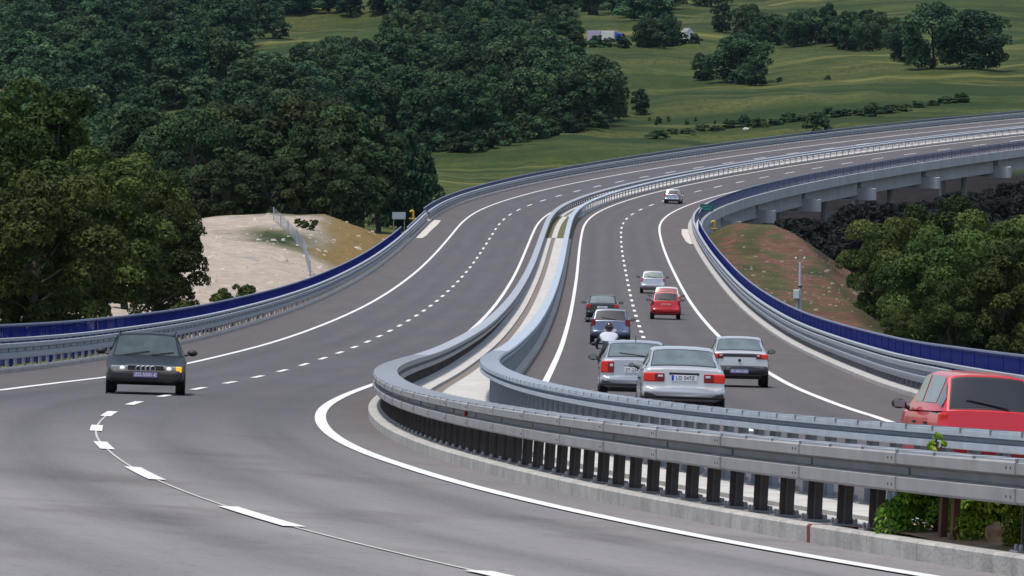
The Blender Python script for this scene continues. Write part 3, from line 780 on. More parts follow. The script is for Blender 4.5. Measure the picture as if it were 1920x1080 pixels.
    def gring(st):
        y, z0, z1, wb, wr = st; h = z1 - z0
        half = [(wb, z0), (wr + (wb - wr) * .38, z0 + .62 * h), (wr + .02, z0 + .90 * h), (wr - .05, z1 - .012 * (h > .1)), (wr * .5, z1 + .012), (0, z1 + .018)]
        return [(x, y, z) for x, z in half] + [(-x, y, z) for x, z in reversed(half[:-1])]
    GR = np.array([gring(q) for q in GS]); m_ = GR.shape[1]
    v = GR.reshape(-1, 3); f = [(i * m_ + j, i * m_ + j + 1, (i + 1) * m_ + j + 1, (i + 1) * m_ + j) for i in range(4) for j in range(m_ - 1)]
    roof = obj('roof', [tuple(p) for p in v], f, pm, root, fix=True); finish(roof.data, 40, False)
    b = bmesh.new(); b.from_mesh(roof.data)
    if sum((f_.calc_center_median() - Vector((0, 0, zb))).dot(f_.normal) for f_ in b.faces) < 0: bmesh.ops.reverse_faces(b, faces=b.faces)
    b.to_mesh(roof.data); b.free()
    def gp(t, u):
        i = min(int(t), 3); a = t - i; j = min(int(u), m_ - 2); c = u - j
        A = GR[i][j] * (1 - c) + GR[i][j + 1] * c; B = GR[i + 1][j] * (1 - c) + GR[i + 1][j + 1] * c
        return A * (1 - a) + B * a
    def pane(nm, t0, t1, u0, u1, m, nt_=5, nu=9, off=.007, mid=None, parent=None):
        T = np.linspace(t0, t1, nt_); U = np.linspace(u0, u1, nu); G = np.array([[gp(t, u) for u in U] for t in T])
        cen = np.array([0, (t0 + t1 > 4) * .2 - .2, zb])
        v = []
        for a in range(nt_):
            for c in range(nu):
                da = G[min(a + 1, nt_ - 1), c] - G[max(a - 1, 0), c]; dc = G[a, min(c + 1, nu - 1)] - G[a, max(c - 1, 0)]
                nn = np.cross(da, dc); nn = nn / (np.linalg.norm(nn) + 1e-9)
                if nn.dot(G[a, c] - cen) < 0: nn = -nn
                v.append(G[a, c] + nn * off)
        f = [(a * nu + c, a * nu + c + 1, (a + 1) * nu + c + 1, (a + 1) * nu + c) for a in range(nt_ - 1) for c in range(nu - 1)]
        w_ = obj(nm, [tuple(q) for q in v], f, m, parent or root); finish(w_.data, 60, False); return w_
    gl = P.get('glass', M_GLASS_L); gs = P.get('side_glass', M_GLASS_D)
    pane('window_seal', .06, .95, 2.45, m_ - 3.45, M_BLACKP, off=.004)
    rw = pane('rear_window', .11, .90, 2.75, m_ - 3.75, gl)
    pane('windscreen', 3.08, 3.94, 2.6, m_ - 3.6, P.get('screen', gl))
    for a, b_ in ((.35, 2.0), (m_ - 1 - .35, m_ - 3.0)):
        pane('side_window', 1.10, 1.92, a, b_, gs); pane('side_window', 2.02, 3.10, a, b_, gs)
        if P.get('quarter', True): pane('quarter_window', .45, 1.03, a * 1.0, a + (b_ - a) * .8, gs, 4, 4)
    if P.get('wiper'):
        w0 = gp(.10, 4.2); w1 = gp(.32, 6.2)
        MB().tube([w0 + np.array([0, -.025, .015]), w1 + np.array([0, -.03, .01])], .012, 6).build('wiper', M_BLACKP, root)
    if P.get('front_wipers'):
        for u0, u1 in ((3.6, 5.2), (5.3, 6.8)):
            MB().tube([gp(3.95, u0) + np.array([0, .03, .02]), gp(3.78, u1) + np.array([0, .03, .012])], .013, 6).build('wiper', M_BLACKP, root)
    if P.get('antenna'):
        MB().tube([(0, P['rg1'] + .1, H - .02), (0, P['rg1'] - .02, H + .12)], [.012, .006], 6).build('antenna', M_BLACKP, root)
    if P.get('rails'):
        for sx in (-1, 1): MB().tube([(sx * hw * .70, P['rg1'] + .1, H - .03), (sx * hw * .71, P['rg1'] + .25, H + .04), (sx * hw * .72, P['ws1'] - .2, H + .04), (sx * hw * .70, P['ws1'], H - .03)], .018, 6).build('roof_rail', M_BLACKP, root)
    # lamps
    ty = yr + P.get('tail_in', .13) + .02
    for sx in (-1, 1):
        tw, th, tz = P['tail']; tx = P.get('tail_x', hw * .93 - tw / 2 + .02)
        mb = MB(); mb.box((sx * tx, ty + .045, tz), (tw, .15, th)); tl = mb.build('taillight', P.get('lamp', M_LAMPR), root, bevel=.03)
        if P.get('lamp_in'):
            mb = MB(); mb.box((sx * (tx - tw * .27), ty + .040, tz), (tw * .50, .15, th * .92)); mb.build('reversing_lamp', P['lamp_in'], tl, bevel=.02)
            mb = MB(); mb.box((sx * (tx - tw * .32), ty + .034, tz + th * .16), (tw * .26, .15, th * .25)); mb.build('clear_lamp', M_LAMPW, tl, bevel=.012)
        hx = hw * .93 - .26
        mb = MB().box((sx * hx, hL - .14, zh - .255), (.42, .16, .145)); hl = mb.build('headlight', P.get('head_m', M_LAMPW), root, bevel=.03)
        if flip:
            MB().ball((sx * (hx - .04), hL - .07, zh - .255), (.065, .03, .062)).build('bulb', M_HEADLIT, hl, smooth=60)
        if P.get('amber') == sx: MB().box((sx * (hx + .17), hL - .14, zh - .255), (.13, .18, .14)).build('indicator', M_AMBER, hl, bevel=.02)
        # mirrors
        my = P['ws0'] - .42
        mb = MB().ball((sx * (hw + .13), my, zb + .07), (.115 * P.get('mk', 1), .065, .075 * P.get('mk', 1)), 12, 8); mr = mb.build('door_mirror', P.get('mirror', M_BLACKP), root, smooth=60)
        MB().tube([(sx * (hw * .96), my + .03, zb + .01), (sx * (hw + .08), my + .01, zb + .05)], [.035, .025], 6).build('mirror_stalk', M_BLACKP, mr)
        MB().box((sx * (hw + .13), my - .058, zb + .07), (.16 * P.get('mk', 1), .012, .10 * P.get('mk', 1))).build('mirror_glass', M_GLASS_L, mr, bevel=.004)
    if flip:
        mb = MB().box((0, hL - .085, zh - .245), (.78, .12, .15)); gr = mb.build('grille', M_BLACKP, root, bevel=.03)
        for zz in (zh - .17, zh - .32): MB().box((0, hL - .03, zz), (.80, .02, .018)).build('grille_trim', M_CHROME, gr)
        mb = MB()
        for k in range(4):
            mb.tube([(-.15 + .1 * k + .062 * math.cos(t), hL - .018, zh - .245 + .062 * math.sin(t)) for t in np.linspace(0, 6.2832, 15)], .007, 5, cap=False)
        mb.build('ring_emblem', M_CHROME, gr)
        MB().box((0, hL - .02, .42), (W * .72, .05, .16)).build('air_intake', M_BLACKP, root, bevel=.02)
        for sx in (-1, 1): MB().lathe([(.055, hL - .07), (.055, hL - .02), (.04, hL - .005)], 'y', (sx * .62, 0, .42), 12).build('fog_lamp', M_LAMPW, root)
    # tail garnish, badge, plate
    if P.get('garnish'):
        gw, gh, gz = P['garnish']; MB().box((0, ty + .03, gz), (gw, .08, gh)).build('boot_garnish', P.get('garn_m', M_GARN), root, bevel=.015)
    if P.get('badge'): MB().lathe([(.045, ty - .02), (.045, ty - .035), (.03, ty - .04)], 'y', (0, 0, P['badge']), 12).build('badge', P.get('badge_m', M_CHROME), root)
    if P.get('boot_lip'): MB().box((0, ty + .03, zd - .045), (W * .80, .05, .03)).build('boot_lip', pm, root, bevel=.01)
    pz = P['plate_z']; py = (ty - .018) if pz > bump else yr - .012
    front = flip
    if front: py = hL + .012; pz = .45
    if P.get('plate_recess') and not front:
        MB().box((0, ty + .012, pz + .085), (.62, .05, .05)).build('plate_lamp_bar', M_BLACKP, root, bevel=.012)
    pl = MB().box((0, py, pz), (.52, .02, .115)).build('number_plate', P.get('plate_m', M_PLATE), root, bevel=.004)
    if P.get('eu'): MB().box((-.235, py + (-.012 if not front else .012), pz), (.045, .006, .108)).build('plate_band', M_EUB, pl)
    if P.get('txt'):
        rm = Matrix.Rotation(math.pi / 2, 4, 'X')
        if front: rm = Matrix.Rotation(math.pi, 4, 'Z') @ rm
        mt = Matrix.Translation((.02 if P.get('eu') else 0, py + (-.013 if not front else .013), pz)) @ rm
        text_part('plate_lettering', P['txt'], .105, P.get('txt_m', M_PTXT), pl, mt)
    if P.get('rear_text'):
        text_part('boot_lettering', P['rear_text'], .07, M_CHROME, root, Matrix.Translation((-hw * .45, ty - .012, zd - .14)) @ Matrix.Rotation(math.pi / 2, 4, 'X'))
    # wheels
    r = P.get('wr', .31)
    for sx in (-1, 1):
        for wy in (yr + P.get('roh', .92), hL - P.get('foh', .85)):
            xo = sx * (hw * .985)
            tyre = [(r * .66, 0), (r * .93, .0), (r, .03), (r, .17), (r * .93, .2), (r * .66, .2)]
            prof = [(a, xo - sx * (d)) for a, d in tyre]
            wroot = MB().lathe(prof, 'x', (0, wy, r), 28).build('wheel', M_TYRE, root, smooth=40)
            MB().lathe([(r * .67, xo - sx * .03), (r * .64, xo - sx * .005), (r * .5, xo - sx * .03), (r * .16, xo - sx * .012), (.02, xo - sx * .006)], 'x', (0, wy, r), 20).build('rim', M_RIM, wroot, smooth=30)
            MB().lathe([(r + .055, xo - sx * .03), (r + .05, xo + sx * .004), (r * .6, xo - sx * .012)], 'x', (0, wy, r + .01), 28).build('wheel_arch', M_BLACKP, root) if P.get('arch', True) else None
    for sx in P.get('exhaust', ()):
        MB().lathe([(.032, yr + .3), (.032, yr + .01), (.025, yr + .01)], 'y', (sx, 0, .27), 10).build('exhaust_pipe', M_BLACKP, root)
    return root

SILVERW = paint("pale_silver_paint", (0.56, 0.57, 0.59), 0.5, 0.28)
SILVERB = paint("bluish_silver_paint", (0.42, 0.44, 0.48), 0.5, 0.28)
BLUEC = paint("steel_blue_paint", (0.13, 0.155, 0.23), 0.5, 0.30)
BLACKC = paint("near_black_paint", (0.02, 0.021, 0.026), 0.3, 0.3)
GREENC = mat("dark_grey_green_paint", (0.008, 0.012, 0.014), 0.45, 0.2, coat=0.12)
M_GLASS_M = mat("grey_green_windscreen", (0.06, 0.08, 0.082), 0.12, 0.25, var=0.3, scale=2.5, ior=1.55)
REDC = paint("red_paint", (0.42, 0.012, 0.018), 0.1, 0.3)
REDB = paint("bright_red_paint", (0.55, 0.018, 0.03), 0.1, 0.3)
WHITEC = paint("white_paint", (0.70, 0.70, 0.70), 0.0, 0.35)

sedan = dict(L=4.45, W=1.74, H=1.42, deck=1.00, belt=.93, hood=.90, rg0=-1.52, rg1=-.80, ws0=1.02, ws1=.32, tail=(.36, .20, .83), plate_z=.84)
hatch = dict(L=3.95, W=1.67, H=1.45, deck=.96, belt=.95, hood=.92, rg0=-1.74, rg1=-1.36, ws0=.98, ws1=.28, tail=(.17, .34, .86), plate_z=.74, tail_in=.10, foh=.75, roh=.72, wiper=True)
estate = dict(L=4.5, W=1.73, H=1.42, deck=.95, belt=.92, hood=.88, rg0=-2.0, rg1=-1.72, ws0=1.05, ws1=.35, tail=(.2, .22, .85), plate_z=.75, rails=True)

car("dark green-grey estate car coming toward the camera with one amber indicator lit", 92, -6.45,
    dict(estate, paint=GREENC, fbump=M_BLACKP, rbump=BLACKC, plate_m=M_PLATEV, txt="ZG-5501-E", txt_m=M_PTXTW, amber=-1, front_wipers=True, glass=M_GLASS_M, head_m=mat("grey_lamp_lens", (0.30, 0.31, 0.33), 0.2, 0.3, coat=.5), antenna=False, hood=.84, belt=.90), flip=True, squash=.93, yaw=math.radians(2.6))
car("silver saloon with a blue-banded plate and two-tone tail lamps, nearest of the cars driving away", 84, 5.0,
    dict(sedan, paint=SILVERW, lamp_in=M_LAMPD, tail=(.42, .19, .80), plate_z=.80, plate_recess=True, eu=True, txt="LO 547Z", boot_lip=True, rlow=M_BLACKP, bump_z=.62, glass=M_GLASS_L, mirror=M_BLACKP, mk=.62))
car("silver hatchback saloon with a rear wiper and dark plate patch, beside the motorcyclist", 103, 4.45,
    dict(sedan, W=1.71, paint=SILVERB, lamp_in=M_LAMPD, tail=(.30, .28, .80), plate_z=.74, wiper=True, antenna=True, rbump=SILVERB, rlow=M_DARKP, plate_m=M_PLATE, txt="ST-254 CK", garnish=(.58, .04, .86), garn_m=M_CHROME, badge=.88, rg0=-1.60, rg1=-.85))
car("pale silver saloon with dark lower bumper and black boot band, beside the right edge line", 136, 7.75,
    dict(sedan, L=4.4, W=1.70, paint=SILVERW, lamp_in=M_LAMPD, tail=(.34, .15, .87), garnish=(1.24, .10, .90), plate_z=.45, rbump=M_DARKP, plate_m=M_PLATEV, txt="RI-466-UN", txt_m=M_PTXTW, badge=.76, badge_m=M_BLACKP, exhaust=()))
car("steel-blue hatchback with large dark rear window directly ahead of the motorcyclist", 226, 4.25,
    dict(hatch, L=4.2, W=1.74, H=1.50, paint=BLUEC, glass=M_GLASS_D, tail=(.20, .34, .90), lamp=M_LAMPD, plate_z=.60, badge=.84, deck=.98, belt=.97))
car("near-black estate car with greenish rear window and red corner lamps in the left lane", 284, 3.95,
    dict(estate, paint=BLACKC, tail=(.22, .20, .84), lamp=mat("deep_red_lamp_lens", (0.4, 0.02, 0.02), .3), plate_z=.78, plate_m=M_PLATE, txt="ZG 812", rails=False, rg0=-1.9, rg1=-1.45))
car("small bright red hatchback in the right lane, close behind a pale-roofed car", 296, 7.35,
    dict(hatch, L=3.75, W=1.62, H=1.46, paint=REDC, glass=M_GLASS_D, tail=(.13, .32, .86), lamp=M_LAMPD, plate_z=.78, plate_m=mat("yellowish_plate", (0.5, 0.47, 0.36), .5), txt="PU 320", belt=.94, mirror=M_BLACKP))
car("white-roofed hatchback mostly hidden ahead of the red hatchback", 310, 7.55,
    dict(hatch, L=3.8, W=1.63, H=1.52, paint=WHITEC, glass=mat("painted_red_reflection_glass", (0.28, 0.11, 0.11), .15, .3), tail=(.13, .32, .86), plate_z=.78, deck=.97))  # rear glass tinted red to imitate a reflection
car("silver hatchback with black mirrors in the right lane, farthest of the cars before the bridge", 368, 7.3,
    dict(hatch, L=3.85, W=1.65, H=1.43, paint=SILVERB, tail=(.15, .30, .86), lamp=mat("pinkish_lamp_lens", (0.35, 0.10, 0.14), .3), plate_z=.56, glass=M_GLASS_L))
car("blue-grey silver hatchback alone on the bridge approach, nearing the green sign", 640, 7.45,
    dict(hatch, L=4.0, W=1.72, H=1.50, paint=paint("grey_blue_silver_paint", (0.24, 0.28, 0.34), 0.5, 0.3), tail=(.16, .32, .88), plate_z=.58, glass=M_GLASS_D, rlow=M_DARKP))
car("bright red small hatchback with round black mirror, cut off at the right behind the guardrails", 44.5, 6.8,
    dict(hatch, L=3.70, W=1.585, H=1.52, paint=REDB, glass=M_GLASS_D, side_glass=M_GLASS_L, tail=(.14, .30, .78), plate_z=.62, rear_text="MICRA"[:0] or None, belt=.93, deck=.95), yaw=math.radians(3.5))

# ------------------------------------------------------------------ motorcycle and rider
M_LEATH = mat("dark_navy_riding_leather", (0.018, 0.022, 0.045), 0.55)
M_JACK = mat("white_riding_jacket", (0.46, 0.48, 0.54), 0.7, var=0.06, scale=8)
M_HELM = mat("dark_red_black_helmet", (0.03, 0.008, 0.012), 0.2, coat=.8)
M_SKIN = mat("skin", (0.42, 0.25, 0.18), 0.6)
Mm = frame(131, 4.0, 0.012)
mc = thing("motorcycle", "dark touring motorcycle ridden between the blue hatchback and the silver cars", "motorcycle", matrix=Mm)
def ring_wheel(y):
    t = MB(); n_ = 28; v = []; f = []
    for k in range(n_):
        a = 2 * math.pi * k / n_
        for q in range(8):
            b_ = 2 * math.pi * q / 8; rr = .26 + .06 * math.cos(b_)
            v.append((.07 * math.sin(b_), y + rr * math.cos(a), .32 + rr * math.sin(a)))
    for k in range(n_):
        for q in range(8): f.append((k * 8 + q, k * 8 + (q + 1) % 8, ((k + 1) % n_) * 8 + (q + 1) % 8, ((k + 1) % n_) * 8 + q))
    t.add(v, f); w_ = t.build("wheel", M_TYRE, mc, smooth=60)
    r_ = MB()
    for k in range(5):
        a = 2 * math.pi * k / 5; r_.tube([(0, y, .32), (0, y + .22 * math.cos(a), .32 + .22 * math.sin(a))], .018, 6)
    r_.lathe([(.05, -.06), (.05, .06)], 'x', (0, y, .32), 10); r_.build("rim", M_RIM, w_)
ring_wheel(-.72); ring_wheel(.74)
MB().ball((0, .20, .78), (.17, .34, .17), 12, 8).build("fuel_tank", M_LEATH, mc, smooth=60)
MB().ball((0, .62, .86), (.26, .22, .26), 12, 8).build("fairing", BLACKC, mc, smooth=60)
MB().ball((0, -.30, .78), (.15, .42, .08), 12, 8).build("seat", M_BLACKP, mc, smooth=60)
MB().box((0, .12, .42), (.34, .55, .36)).build("engine", M_DARKP, mc, bevel=.05)
MB().tube([(0, -.72, .32), (.08, -.2, .42), (.08, .1, .40)], .04, 6).build("swingarm", M_RIM, mc)
MB().tube([(-.33, .42, 1.02), (-.12, .52, 1.0), (.12, .52, 1.0), (.33, .42, 1.02)], .016, 6).build("handlebar", M_BLACKP, mc)
for sx in (-1, 1):
    MB().tube([(sx * .08, .52, .98), (sx * .08, .74, .32)], .028, 6).build("fork_leg", M_RIM, mc)
    q = MB().ball((sx * .42, .50, 1.15), (.085, .04, .055)).build("mirror", M_BLACKP, mc, smooth=60)
    MB().tube([(sx * .28, .48, 1.02), (sx * .42, .50, 1.13)], .009, 5).build("mirror_stalk", M_BLACKP, q)
    MB().lathe([(.05, -.9), (.055, -.35), (.03, 0)], 'y', (sx * .17, 0, .36), 10).build("exhaust_pipe", M_RIM, mc, smooth=40)
MB().box((0, -.80, .74), (.20, .06, .09)).build("taillight", M_LAMPR, mc, bevel=.02)
MB().box((0, -.86, .56), (.18, .012, .14)).build("number_plate", M_PLATE, mc)

def skin_mesh(verts, edges, radii, sub=2):
    me = bpy.data.meshes.new("figure"); me.from_pydata(verts, edges, []); o = bpy.data.objects.new("figure", me); C.objects.link(o)
    sk = o.modifiers.new("skin", 'SKIN'); sk.use_smooth_shade = True
    for i, r_ in enumerate(radii):
        d = me.skin_vertices[0].data[i]; d.radius = r_ if hasattr(r_, '__len__') else (r_, r_); d.use_root = (i == 0)
    ss = o.modifiers.new("sub", 'SUBSURF'); ss.levels = sub; ss.render_levels = sub
    out = bpy.data.meshes.new_from_object(o.evaluated_get(bpy.context.evaluated_depsgraph_get()))
    bpy.data.objects.remove(o); bpy.data.meshes.remove(me); return out
rv, re_, rr = [], [], []
def J(p, r_, par=None):
    rv.append(p); rr.append(r_); i = len(rv) - 1
    if par is not None: re_.append((par, i))
    return i
pel = J((0, -.22, .93), (.155, .13)); ab = J((0, -.17, 1.12), (.15, .115), pel); chs = J((0, -.06, 1.32), (.185, .125), ab); nk = J((0, .03, 1.47), .065, chs); hd = J((0, .06, 1.56), .085, nk); J((0, .06, 1.68), .095, hd)
for sx in (-1, 1):
    sh = J((sx * .20, -.01, 1.39), .075, chs); el = J((sx * .34, .16, 1.18), .052, sh); wr_ = J((sx * .33, .38, 1.06), .036, el); pa = J((sx * .32, .45, 1.045), (.042, .022), wr_)
    for k in range(4):
        a = J((sx * (.345 - .017 * k), .50, 1.052 - .003 * abs(k - 1)), .010, pa); b_ = J((sx * (.345 - .017 * k), .525 - .004 * abs(k - 1), 1.03), .009, a); J((sx * (.345 - .017 * k), .505, 1.008), .008, b_)
    t1 = J((sx * .285, .43, 1.03), .011, pa); J((sx * .275, .455, 1.015), .010, t1)
    hp = J((sx * .13, -.16, .90), .105, pel); kn = J((sx * .25, .22, .74), .072, hp); an = J((sx * .20, .02, .40), .05, kn); J((sx * .20, .16, .34), (.045, .035), an)
bm_ = skin_mesh(rv, re_, rr)
rider = thing("motorcyclist", "person in a white-backed riding jacket and dark helmet sitting on the motorcycle", "person", matrix=Mm, group=None)
rider.name = "person"
bo = bpy.data.objects.new("body", bm_); C.objects.link(bo); bo.parent = rider; bm_.materials.clear(); bm_.materials.append(M_LEATH)
def garment(name, test, m, off=.012):
    b = bmesh.new(); b.from_mesh(bm_); b.normal_update()
    bmesh.ops.delete(b, geom=[f_ for f_ in b.faces if not test(f_.calc_center_median())], context='FACES')
    for v_ in b.verts: v_.co += v_.normal * off
    me = bpy.data.meshes.new(name); b.to_mesh(me); b.free(); me.materials.append(m); me.polygons.foreach_set("use_smooth", [True] * len(me.polygons))
    o = bpy.data.objects.new(name, me); C.objects.link(o); o.parent = rider; return o
garment("jacket", lambda p: p.z > 1.22 and p.z < 1.50 and abs(p.x) < .25, M_JACK)
garment("jacket_hem", lambda p: .98 < p.z <= 1.22 and abs(p.x) < .20 and p.y < .1, M_LEATH)
hm = MB().ball((0, .065, 1.635), (.125, .145, .15), 16, 12).build("helmet", M_HELM, rider, smooth=60)
MB().ball((0, .135, 1.64), (.10, .09, .06), 12, 8).build("visor", M_GLASS_D, hm, smooth=60)

# ------------------------------------------------------------------ lorry far up the hill
p0 = ground_at(1138, 84, 1300)
M_TARP = mat("white_tarpaulin", (0.5, 0.5, 0.52), 0.7, var=0.1, scale=1); M_LILAC = mat("lilac_grey_panel", (0.33, 0.29, 0.42), 0.7, var=0.1, scale=1); M_CABB = paint("blue_cab_paint", (0.03, 0.09, 0.42), 0.1, .35)
Mt = Matrix.Translation(p0) @ Matrix.Rotation(math.radians(-22), 4, 'Z')
tr = thing("lorry", "lorry with blue cab and white and lilac boxes half hidden by bushes on the hill", "lorry", matrix=Mt)
MB().box((-3.3, 0, 2.35), (3.9, 2.5, 2.7)).build("rear_box", M_LILAC, tr, bevel=.08)
MB().box((.7, 0, 2.35), (3.9, 2.5, 2.6)).build("front_box", M_TARP, tr, bevel=.08)
cb = MB().add([(2.9, -1.2, .9), (5.0, -1.2, .9), (5.0, -1.2, 2.1), (4.55, -1.2, 3.0), (2.9, -1.2, 3.2), (2.9, 1.2, .9), (5.0, 1.2, .9), (5.0, 1.2, 2.1), (4.55, 1.2, 3.0), (2.9, 1.2, 3.2)],
    [(0, 1, 2, 3, 4), (9, 8, 7, 6, 5), (0, 5, 6, 1), (1, 6, 7, 2), (2, 7, 8, 3), (3, 8, 9, 4), (4, 9, 5, 0)]).build("cab", M_CABB, tr, bevel=.06)
MB().add([(5.02, -1.05, 2.1), (4.60, -1.05, 2.92), (4.60, 1.05, 2.92), (5.02, 1.05, 2.1)], [(0, 1, 2, 3)]).build("windscreen", M_GLASS_D, cb)
for sx in (-1, 1): MB().box((3.9, sx * 1.21, 2.3), (1.1, .02, .7)).build("side_window", M_GLASS_D, cb)
MB().box((-.2, 0, .95), (10.0, .9, .25)).build("chassis", M_BLACKP, tr)
for x_ in (-4.4, -3.2, .2, 4.0):
    for sx in (-1, 1):
        wq = MB().lathe([(.3, sx * 1.0), (.52, sx * 1.0), (.52, sx * 1.25), (.3, sx * 1.25)], 'y', (x_, 0, .52), 18).build("wheel", M_TYRE, tr)
        MB().lathe([(.3, sx * 1.24), (.1, sx * 1.20)], 'y', (x_, 0, .52), 12).build("rim", M_RIM, wq)
# ------------------------------------------------------------------ small fixed things beside the road
def zat(x, y): return float(terrain(x, y)[0])
# green sign on the bridge parapet
M_GREEN = mat("dark_green_sign", (0.005, 0.085, 0.075), 0.5); M_SIGNT = mat("pale_green_lettering", (0.05, 0.26, 0.27), 0.6)
Ms = frame(596, 13.62, 0.55)
sg = thing("name_sign", "small dark green sign on short legs at the start of the bridge parapet", "sign", matrix=Ms)
MB().box((0, 0, .62), (1.32, .03, .72)).build("panel", M_GREEN, sg, bevel=.01)
for k, wd in enumerate((.96, .82)):
    mb = MB(); x_ = -wd / 2; q = random.Random(3 + k)
    while x_ < wd / 2:
        a = q.uniform(.05, .09); mb.box((x_ + a / 2, -.02, .74 - .25 * k), (a, .006, .13)); x_ += a + .03
    mb.build("lettering", M_SIGNT, sg)
for x_ in (-.45, .45): MB().box((x_, .03, -.1), (.06, .05, 1.1)).build("leg", M_GALV_DULL, sg)
# white board and yellow pipe at the left abutment
p = ray(748, 411) * 596 + CAMP; zb = zat(p[0], p[1])
bd = thing("notice_board", "plain pale blue-white board standing on posts beside the left bridge end", "board", (p[0], p[1], zb))
hb = p[2] - zb
MB().box((0, 0, hb + .33), (1.24, .04, .66)).build("panel", mat("pale_board_face", (0.33, 0.40, 0.47), .5, var=.12, scale=1.5), bd)
for x_ in (-.5, .5): MB().box((x_, .05, hb / 2 + .2), (.07, .06, hb + .4)).build("post", M_GALV_DULL, bd)
M_YEL = mat("yellow_painted_pipe", (0.42, 0.30, 0.02), .5, var=.25, scale=4); M_YELD = mat("dirty_yellow_flange", (0.30, 0.20, 0.03), .6, var=.25, scale=4)
def gooseneck(label, x, y, z, rot=0.0, hgt=.85):
    g = thing("vent_pipe", label, "pipe", matrix=Matrix.Translation((x, y, z)) @ Matrix.Rotation(rot, 4, 'Z'))
    MB().tube([(0, 0, -.6), (0, 0, hgt * .75), (-.02, 0, hgt * .9), (-.10, 0, hgt), (-.22, 0, hgt * .97), (-.28, 0, hgt * .86)], [.11, .11, .12, .13, .12, .11], 12).build("bent_pipe", M_YEL, g, smooth=50)
    MB().lathe([(.2, .02), (.22, .06), (.22, .12), (.12, .16)], 'z', (0, 0, 0), 16).build("flange", M_YELD, g)
    MB().tube([(-.42, 0, .1), (.25, 0, .1)], .07, 8).build("cross_pipe", M_YELD, g, smooth=50)
p = ray(775, 412) * 612 + CAMP
gooseneck("bent yellow pipe next to the pale board at the left bridge end", p[0], p[1], p[2])
p = ray(1340, 431) * 602 + CAMP
gooseneck("bent yellow pipe against the right bridge abutment", p[0], p[1], p[2], 0.0, .8)
# grey weather mast behind the right railing
p = ray(1498, 588) * 341 + CAMP; zb = zat(p[0], p[1])
ms = thing("weather_mast", "grey sensor mast with a pale cabinet and forked top behind the right railing", "mast", (p[0], p[1], zb)); h0 = p[2] - zb
MB().tube([(.05, 0, -.2), (.05, 0, h0 + 1.55), (.06, 0, h0 + 2.75)], [.085, .08, .06], 12).build("pole", mat("pale_grey_mast", (0.42, 0.43, 0.46), .5, .2), ms, smooth=50)
MB().box((-.13, -.05, h0 + .55), (.16, .2, 1.1)).build("lower_duct", M_GALV_DULL, ms, bevel=.02)
cbn = MB().box((-.14, -.06, h0 + 1.03), (.32, .26, .50)).build("cabinet", mat("pale_green_cabinet", (0.45, 0.50, 0.49), .5), ms, bevel=.025)
MB().box((-.14, -.195, h0 + 1.03), (.26, .012, .42)).build("cabinet_door", mat("pale_cabinet_door", (0.50, 0.54, 0.56), .5), cbn, bevel=.004)
MB().box((.06, -.02, h0 + 1.44), (.22, .2, .09)).build("clamp", M_BLACKP, ms, bevel=.01)
for sx in (-1, 1):
    MB().tube([(.06, 0, h0 + 2.68), (.06 + sx * .13, 0, h0 + 2.74), (.06 + sx * .22, 0, h0 + 2.92)], .026, 6).build("arm", M_GALV_DULL, ms)
    MB().ball((.06 + sx * .23, 0, h0 + 2.95), (.055, .055, .07)).build("sensor", M_LAMPW, ms, smooth=60)
# mesh fence running over the gravel crest
def mesh_fence(name, label, pts, hgt):
    P = [ray(u, v) * d + CAMP for u, v, d in pts]; P = [Vector((q[0], q[1], zat(q[0], q[1]))) for q in P]
    r_ = thing(name, label, "fence", tuple(P[0])); base = P[0]; wires = MB(); M_W = mat("fence_wire", (0.30, 0.32, 0.36), .6, .3)
    for i, q in enumerate(P):
        q = q - base; MB().tube([q - Vector((0, 0, .3)), q + Vector((0, 0, hgt))], .045, 8).build("post", M_W, r_)
        if i < len(P) - 1:
            n_ = P[i + 1] - base; d = n_ - q; L = d.length
            for k in range(8): z_ = Vector((0, 0, .1 + (hgt - .15) * k / 7)); wires.tube([q + z_, n_ + z_], .007, 4, False)
            for k in range(int(L / 1.1)):
                a = q + d * (k + .5) / int(L / 1.1); wires.tube([a + Vector((0, 0, .1)), a + Vector((0, 0, hgt - .05))], .010, 4, False)
    wires.build("wire_mesh", M_W, r_, fix=False)
mesh_fence("wire_fence", "grey wire mesh fence running down over the gravel mound toward the road", [(513, 409, 533), (526, 412, 524), (540, 424, 508), (556, 438, 490), (570, 455, 470), (581, 486, 440)], 1.1)
# white stone in the meadow and pale gable in the hedge
def rock(name, label, c, r_, m, seed):
    q = np.random.default_rng(seed); b = bmesh.new(); bmesh.ops.create_icosphere(b, subdivisions=2, radius=1)
    for v_ in b.verts: v_.co = Vector((v_.co.x * r_[0], v_.co.y * r_[1], v_.co.z * r_[2])) * (1 + q.normal(0, .13))
    me = bpy.data.meshes.new(name); b.to_mesh(me); b.free(); me.materials.append(m)
    o = bpy.data.objects.new(name, me); C.objects.link(o); o.location = c; tag(o, label, "rock"); return o
g_ = ground_at(1399, 246, 900); rock("boulder", "small white boulder lying alone in the meadow above the bridge", g_ + Vector((0, 0, .1)), (.6, .5, .4), M_STONE, 3)
p = R(-1.0, -.25, .2)
for i, (s_, o_, r_, lb) in enumerate(((-1.35, -.72, .16, "largest brown stone on the soil beside the rusty post"), (-2.1, -.55, .12, "brown stone at the right end of the median soil"), (-1.7, -.25, .10, "small tan stone behind the largest brown stone"))):
    rock("stone", lb, Vector(R(s_, o_, .22)), (r_, r_ * .9, r_ * .7), M_SOIL if i != 2 else M_STONE, 11 + i)
g_ = ground_at(1289, 74, 1500)
ht = thing("hut", "tiny white-gabled hut peeping out of the hedge on the hill", "hut", matrix=Matrix.Translation(g_) @ Matrix.Rotation(.5, 4, 'Z'))
